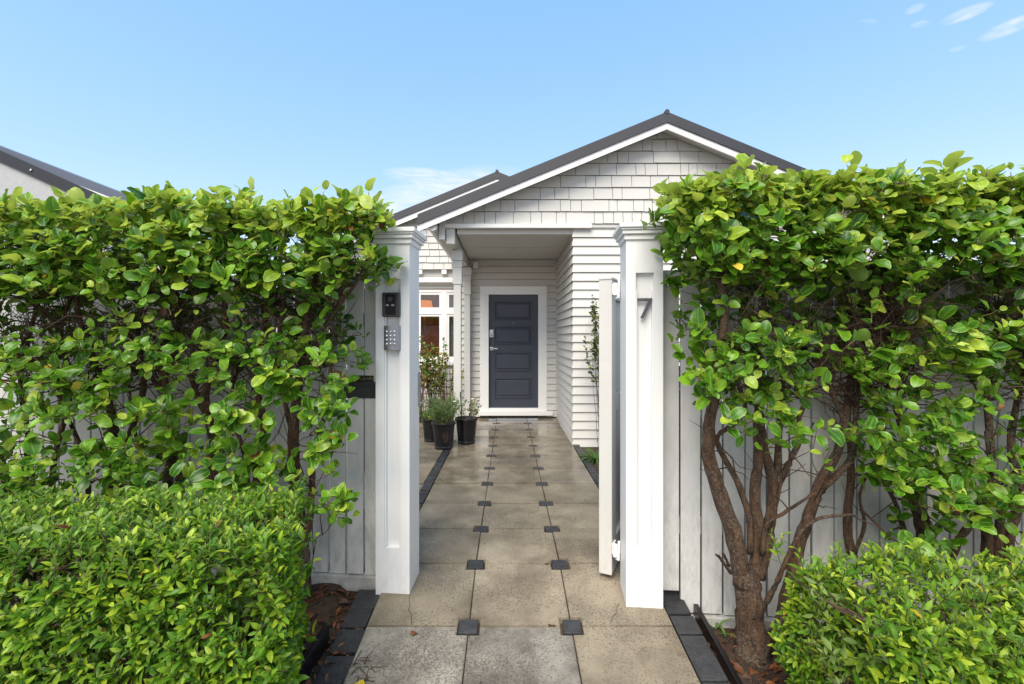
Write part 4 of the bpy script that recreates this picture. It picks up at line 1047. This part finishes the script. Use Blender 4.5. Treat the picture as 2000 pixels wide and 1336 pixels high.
low_hedge('low_bush', 'loose lime-green small-leaved bush in front of the forked trunk', 'bush', (1.55, 1.65, -.22), sh, ['leaf_box', 'leaf_box_lime', 'leaf_yellow'], .95, 300, 78, stp, 1.15)

# ------------------------------------------------------------------ litter, edging strips, weeds at the fence
random.seed(41)
CH = [Leaf(L, Wd, 4, 3, c, .3, .3, .9, .8, 0, 60 + i) for i, (L, Wd, c) in enumerate([(.045, .02, .6), (.03, .012, 1.0), (.06, .03, .9), (.025, .008, .2)])]
def litter(label, spots):
    it = []
    for x, y, z in spots:
        it.append((random.choice(CH), frame_matrix((x, y, z), (random.uniform(-1, 1), random.uniform(-1, 1), random.uniform(-.15, .25)), Vector((0, 0, 1)) + rv() * .5, random.uniform(.5, 1.2)), random.choice([0, 0, 0, 1])))
    o = link('leaf_litter', joined_mesh('leaf_litter', it, ['leaf_brown', 'twig']), None); tag(o, label, 'leaf litter', kind='stuff')
litter('brown leaf litter on the soil beside the clipped low hedge', [(x, y, zl(x, y) + random.uniform(.0, .02)) for x, y in ((random.uniform(-1.3, -.72), random.uniform(1.5, 2.55)) for _ in range(950))])
litter('brown leaf litter round the stout forked trunk', [(x, y, zr(x, y) + random.uniform(.0, .02)) for x, y in ((random.uniform(.97, 1.7), random.uniform(1.5, 2.4)) for _ in range(800))])
tw = MB()
for i in range(90):
    x, y = (random.uniform(-1.2, -.8), random.uniform(1.6, 2.5)) if i % 2 else (random.uniform(1.0, 1.6), random.uniform(1.6, 2.35)); z = (zl if x < 0 else zr)(x, y) + .015
    d = Vector((random.uniform(-1, 1), random.uniform(-1, 1), .1)).normalized() * random.uniform(.03, .10)
    tw.tube([Vector((x, y, z)), Vector((x, y, z)) + d * .5 + rv() * .006, Vector((x, y, z)) + d], [.002, .0018, .001], 4)
o = tw.build('fallen_twigs', 'twig'); tag(o, 'scattered brown twigs on the soil of both beds', 'twigs', kind='stuff')
es = MB().box(-.012, .012, -.38, .38, -.08, .05, .003).build('edging_strip', 'black_plastic', None); es.location = P(607, 1262, 1.95) + Vector((-.0, 0, -.0)); es.location.z = -.10; es.location.x = -.90; es.location.y = 1.80; es.rotation_euler = (R(7), 0, R(-5))
tag(es, 'black plastic edging strip in the litter beside the clipped low hedge', 'edging', 'edging strips')
es2 = MB().box(-.012, .012, -.60, .60, -.08, .03, .003).build('edging_strip', 'black_plastic', None); es2.location = (.985, 1.98, -.13); es2.rotation_euler = (R(5), 0, R(-2))
tag(es2, 'black plastic edging strip between the dark setts and the forked trunk', 'edging', 'edging strips')

gr = []
for _ in range(520):
    x, y = random.uniform(-.69, .81), 1.5 + 4.3 * random.random() ** 1.7
    gr.append((random.choice(CH), frame_matrix((x, y, zp(y) + .0045), (random.uniform(-1, 1), random.uniform(-1, 1), 0), Vector((0, 0, 1)) + rv() * .15, random.uniform(.06, .24)), random.choice([0, 1, 1])))
tag(link('path_debris', joined_mesh('path_debris', gr, ['leaf_brown', 'twig']), None), 'tiny specks of leaf and bark scattered on the paving', 'debris', kind='stuff')

def fallen(label, x, y, z, m, sc, lf=None, name='fallen_leaf'):
    o = link(name, (lf or BIG[1]).mesh(m), None); o.matrix_world = frame_matrix((x, y, z), (random.uniform(-1, 1), random.uniform(-1, 1), .05), Vector((0, 0, 1)) + rv() * .25, sc); tag(o, label, 'leaf')
fallen('yellow fallen leaf at the bottom edge near the low hedge', -.625, 1.93, zp(1.93) + .012, 'leaf_yellow', .8)
fallen('tan fallen leaf by the dark sett nearest the open gate', .23, 2.72, .004, 'leaf_brown', .5)
fallen('orange fallen leaf in the joint before the middle slab', .19, 2.235, zp(2.235) + .006, 'leaf_brown', .55)
fallen('dark crumpled leaf on the slab at the foot of the intercom post', -.47, 2.17, zp(2.17) + .012, 'leaf_brown', .6)
dead = MB()
for i in range(16):
    x, y = random.uniform(-.70, -.56), random.uniform(1.88, 2.06); z = zp(y) + .008; d = Vector((random.uniform(-1, .6), random.uniform(-1, 1), .06)).normalized() * random.uniform(.03, .11)
    dead.tube([Vector((x, y, z)), Vector((x, y, z)) + d * .5 + rv() * .008, Vector((x, y, z)) + d], [.0022, .002, .001], 4)
tag(dead.build('dry_twigs', 'twig'), 'dry twig heap on the front slab near the low hedge', 'twigs', kind='stuff')

def strap_plant(name, label, base, n, L, w, m, lean=(0, 0), cat='plant'):
    t = thing(name, label, cat, base)
    for i in range(n):
        a = random.uniform(0, 6.28); up = random.uniform(.8, 1.6); d = Vector((math.cos(a) + lean[0], math.sin(a) + lean[1], up)).normalized()
        lf = Leaf(L * random.uniform(.6, 1.1), w, 7, 3, random.uniform(.9, 1.9), .4, .02, .6, .7, 0, 300 + i)
        M = frame_matrix(Vector((random.uniform(-.03, .03), random.uniform(-.03, .03), 0)), d, Vector((-d.x, -d.y, 1)))
        o = link('leaf', joined_mesh('leaf', [(lf, M, 0)], [m]), None, t)
    return t
strap_plant('flax_seedling', 'small strap-leaved seedling between the fence and the forked trunk', (1.09, 2.36, -.17), 7, .20, .014, 'leaf_grass', (-.3, -.2))
strap_plant('grass_clump', 'dark green strappy grass clump at the foot of the weatherboard wall', (.985, 5.12, -.03), 80, .30, .012, 'leaf_grass', (-.1, -.2))
# sapling sprouting at the foot of the fence beside the letter slot
random.seed(43)
sp1 = thing('sapling', 'thin sprout with round leaves at the foot of the paling fence', 'sapling', (-1.0, 2.38, -.05)); sm_ = MB(); lv = []; b = Vector((-1.0, 2.38, -.05))
for pts in ([(612, 1085), (618, 1050), (636, 1040), (660, 1003)], [(612, 1085), (610, 1020), (615, 985)], [(612, 1085), (606, 1120)], [(630, 1046), (625, 1010), (636, 990)], [(645, 1028), (655, 1010), (672, 1012)]):
    L = [P(x, y, 2.38) for x, y in pts]; sm_.tube([p - b for p in L], [.0032] + [.0022] * (len(L) - 1), 5)
    for k in range(3):
        d = (L[-1] - L[-2]).normalized() + rv() * .9; lv.append((random.choice(BIG), frame_matrix(L[-1] - (L[-1] - L[-2]) * .35 * k, d + Vector((0, -.3, 0)), Vector((0, -.7, .8)) + rv() * .4, random.uniform(.6, .9)), 1))
sm_.tube([P(612, 1085, 2.38) - b, P(604, 1140, 2.38) - b], [.003, .004], 5)
sm_.build('stem', 'twig', sp1, True); spread_leaves(sp1, lv, LM, 40, lambda l: 1)

# ------------------------------------------------------------------ potted plants and planting by the house
def pot(t, r, h, m='pot_black', print_=False):
    p = MB().lathe([(r * .72, 0), (r * .74, h * .02), (r * .76, h * .09), (r * .735, h * .10), (r * .745, h * .12), (r * .92, h * .88), (r * .93, h * .90), (r, h * .905), (r * 1.005, h * .99), (r * .985, h), (r * .93, h), (r * .91, h * .88)], n=36, caps=True).build('pot', m, t, True)
    MB().lathe([(r * .905, h * .86), (r * .5, h * .88), (.001, h * .885)], n=24, caps=False).build('soil', 'soil', t)
    if print_:
        e = MB()
        def q(a, z): rr = r * (.745 + .175 * (z / h - .12) / .76) + .0015; return Vector((math.sin(a) * rr, -math.cos(a) * rr, z))
        for (a0, z0), (a1, z1) in [((.05, .60), (.55, .66)), ((.08, .58), (.10, .40)), ((.10, .40), (.32, .26)), ((.32, .26), (.54, .42)), ((.54, .42), (.56, .58)), ((.14, .53), (.5, .56)), ((.14, .50), (.5, .53)), ((.18, .42), (.48, .45)), ((.22, .36), (.42, .385))]:
            N = 4
            for i in range(N):
                aa, ab = a0 + (a1 - a0) * i / N, a0 + (a1 - a0) * (i + 1) / N; za, zb = h * (z0 + (z1 - z0) * i / N), h * (z0 + (z1 - z0) * (i + 1) / N)
                hw = Vector((0, 0, .0022)) if abs(z1 - z0) < .1 else Vector((.0022, 0, 0))
                e.bm.faces.new([e.bm.verts.new(v) for v in (q(aa, za) - hw, q(ab, zb) - hw, q(ab, zb) + hw, q(aa, za) + hw)])
        e.build('emblem', 'print_brown', t)

FINE = [Leaf(.03, .005, 4, 3, .3, .2, 0, .8, .7, 0, 80), Leaf(.022, .006, 4, 3, .5, .2, 0, .8, .7, 0, 81)]
ROSE = [Leaf(.032, .021, 5, 3, .4, .3, .1, .9, .8, .005, 90), Leaf(.045, .030, 5, 3, .6, .3, .1, .9, .8, .005, 91), Leaf(.025, .016, 5, 3, .2, .3, .1, .9, .8, .005, 92)]
def plant(name, label, base, stems, lf, mats, per, sc, stem_mat, r0, parts=40, cat='plant', gap=.03, maker=None, flowers=0, group=None):
    """stems: polylines in local coordinates; leaves set along the upper part of each stem"""
    t = thing(name, label, cat, base, group); b = Vector(base)
    if maker: maker(t)
    sm = MB(); lv = []
    for pts in stems:
        pts = [Vector(p) for p in pts]; q, rr = smooth(pts, [r0 * (1 - .75 * i / (len(pts) - 1)) for i in range(len(pts))], 3); sm.tube(q, rr, 4, cap=False)
        n_ = int(per * random.uniform(.6, 1.3))
        for i in range(n_):
            f = random.uniform(gap, 1) ** .8; k = f * (len(q) - 1); a = int(min(k, len(q) - 2)); p = q[a].lerp(q[a + 1], k - a); ax = (q[a + 1] - q[a]).normalized()
            d = (ax * random.uniform(.2, 1) + rv() * .9 + Vector((0, -.1, .1))).normalized()
            lv.append((random.choice(lf), frame_matrix(p + b + rv() * .008, d, Vector((0, -.4, 1)) + rv() * .6, sc * random.uniform(.6, 1.2)), random.randrange(len(mats))))
    o = sm.build('stems', stem_mat, t, True)
    if len(stems) > 8: o['kind'] = 'stuff'
    spread_leaves(t, lv, mats, parts, lambda l: l[1].to_scale()[0] / l[1].translation.y)
    for i in range(flowers):
        p = random.choice(stems)[-1]; m = MB()
        for k in range(6):
            a = k * 1.05; v = Vector((math.cos(a), math.sin(a), .6)) * .016; m.tube([Vector((0, 0, 0)), v * .6, v], [.003, .010, .004], 5)
        m.build('flower', 'petal', t, True, xf=Matrix.Translation(Vector(p)))
    return t
def fan(n, r, h0, h1, spread, zb=.28, k=4, lean=(0, 0)):
    out = []
    for i in range(n):
        a = random.uniform(0, 6.28); rr = r * math.sqrt(random.random()); p = Vector((rr * math.cos(a), rr * math.sin(a), zb)); h = random.uniform(h0, h1); s_ = spread * random.uniform(.3, 1)
        q = [p.copy()]
        for j in range(1, k): f = j / (k - 1); q.append(p + Vector((math.cos(a) * s_ * f ** 1.3 + random.uniform(-.02, .02) + lean[0] * f, math.sin(a) * s_ * f ** 1.3 + random.uniform(-.02, .02) + lean[1] * f, h * f)))
        out.append(q)
    return out
random.seed(51)
P1, P2, P3 = (-.80, 5.62, .002), (-.545, 5.90, .002), (-1.01, 6.02, .002)
plant('potted_plant', 'bushy grey-green herb in the front black pot, nearest of the three', P1, fan(120, .10, .20, .38, .15, .28), FINE, ['leaf_lavender', 'leaf_lavender', 'leaf_grass'], 34, 1.15, 'green_stem', .0022, 120, 'potted plant', .15, lambda t: pot(t, .148, .325, print_=True), group='black pots by the porch', flowers=3)
stk = fan(14, .09, .18, .38, .16, .26)
def mk2(t):
    pot(t, .148, .325)
    MB().tube([(-.05, -.02, .25), (-.075, -.03, .66)], .007, 6).build('stake', 'leaf_dark', t); MB().tube([(.10, 0, .25), (.105, 0, .60)], .004, 6).build('cane', 'bamboo', t)
plant('potted_plant', 'sparse rose bush with stakes in the black pot nearest the door', P2, stk, ROSE, ['leaf_dark', 'leaf_rose', 'leaf_grass'], 14, .8, 'red_stem', .003, 60, 'potted plant', .35, mk2, group='black pots by the porch', flowers=3)
plant('potted_plant', 'plant in the black pot half hidden behind the front pot', P3, fan(30, .08, .08, .26, .16, .24), ROSE, ['leaf_grass', 'leaf_rose'], 16, .7, 'green_stem', .002, 60, 'potted plant', .2, lambda t: pot(t, .140, .30), group='black pots by the porch')
cn = thing('bamboo_cane', 'tan bamboo cane leaning in the front black pot', 'cane', (-.70, 5.60, .28)); MB().tube([(0, 0, 0), (.004, 0, .42)], .005, 6).build('cane_stick', 'bamboo', cn)

# roses and shrubs under the bay window
random.seed(53)
for x, y, h, n_, lab in ((-1.50, 7.62, 1.42, 11, 'yellowing rose bush under the bay window beside the intercom post'), (-1.25, 7.75, 1.35, 16, 'brown-stemmed rose bush under the bay window behind the pots'), (-1.02, 7.55, 1.12, 18, 'dense red-stemmed rose bush beside the porch post')):
    plant('rose_bush', lab, (x, y, .0), fan(int(n_ * 1.8), .09, h * .55, h, .26, .0, 5), ROSE, ['leaf_rose', 'leaf_grass', 'leaf_rose', 'leaf_brown'] if x < -1.2 else ['leaf_rose', 'leaf_rose', 'leaf_grass'], 34 if x < -1.1 else 18, 1.5 if x < -1.1 else 1.0, 'red_stem', .007, 110, 'bush', .45, group='roses under the bay window', flowers=2)
plant('low_shrub', 'dark leafy shrub on the ground below the rose bushes', (-1.50, 7.42, 0), fan(40, .14, .12, .30, .18, 0), ROSE, ['leaf_dark', 'leaf_grass'], 20, .8, 'twig', .003, 80, 'shrub', .2)
# shrub seen above the fence beside the intercom post
plant('courtyard_shrub', 'light green shrub seen above the fence beside the intercom post', (-1.38, 4.6, 0), fan(60, .15, 1.55, 2.12, .36, 0, 6), ROSE, ['leaf_rose', 'leaf_grass', 'leaf_box'], 44, 1.0, 'twig', .007, 120, 'shrub', .35)
# climber and bare rose on the weatherboard wall, behind the gate
plant('climbing_plant', 'dark-leaved climber against the weatherboard wall behind the gate', (1.13, 5.45, -.03), fan(34, .05, 1.3, 1.98, .18, 0, 7), ROSE, ['leaf_dark', 'leaf_dark', 'leaf_rose'], 60, 1.15, 'twig', .004, 120, 'climber', .55)
plant('bare_rose', 'leafless thorny rose stems in front of the weatherboard wall', (1.12, 4.95, -.03), [[(0, 0, 0), (-.05, 0, .25), (-.12, -.02, .46), (-.17, -.03, .62)], [(0, 0, 0), (-.03, 0, .2), (-.10, .02, .33), (-.16, .02, .38)], [(.02, 0, 0), (0, .02, .3), (-.04, .03, .55)], [(-.05, 0, .25), (-.10, 0, .28), (-.16, 0, .27)], [(.03, 0, 0), (.06, .02, .4), (.05, .03, .7)]], ROSE, ['leaf_rose'], 4, .5, 'red_stem', .0055, 30, 'bush', .3)

random.seed(59)
for x, y, lab in ((1.17, 2.86, 'dark shrub between the open gate and the paling fence'), (1.55, 3.05, 'dark shrub behind the paling fence nearest the open gate'), (2.25, 3.0, 'dark shrub behind the paling fence towards the right edge'), (-1.75, 3.15, 'dark shrub behind the paling fence near the letter slot'), (-2.55, 3.2, 'dark shrub behind the paling fence towards the left edge')):
    plant('border_shrub', lab, (x, y, -.03), fan(46, .22 if x != 1.17 else .10, .7, 1.55, .30 if x != 1.17 else .14, 0, 5), ROSE, ['leaf_dark', 'leaf_grass'], 40, 1.5, 'twig', .006, 60, 'shrub', .05, group='shrubs behind the fences')
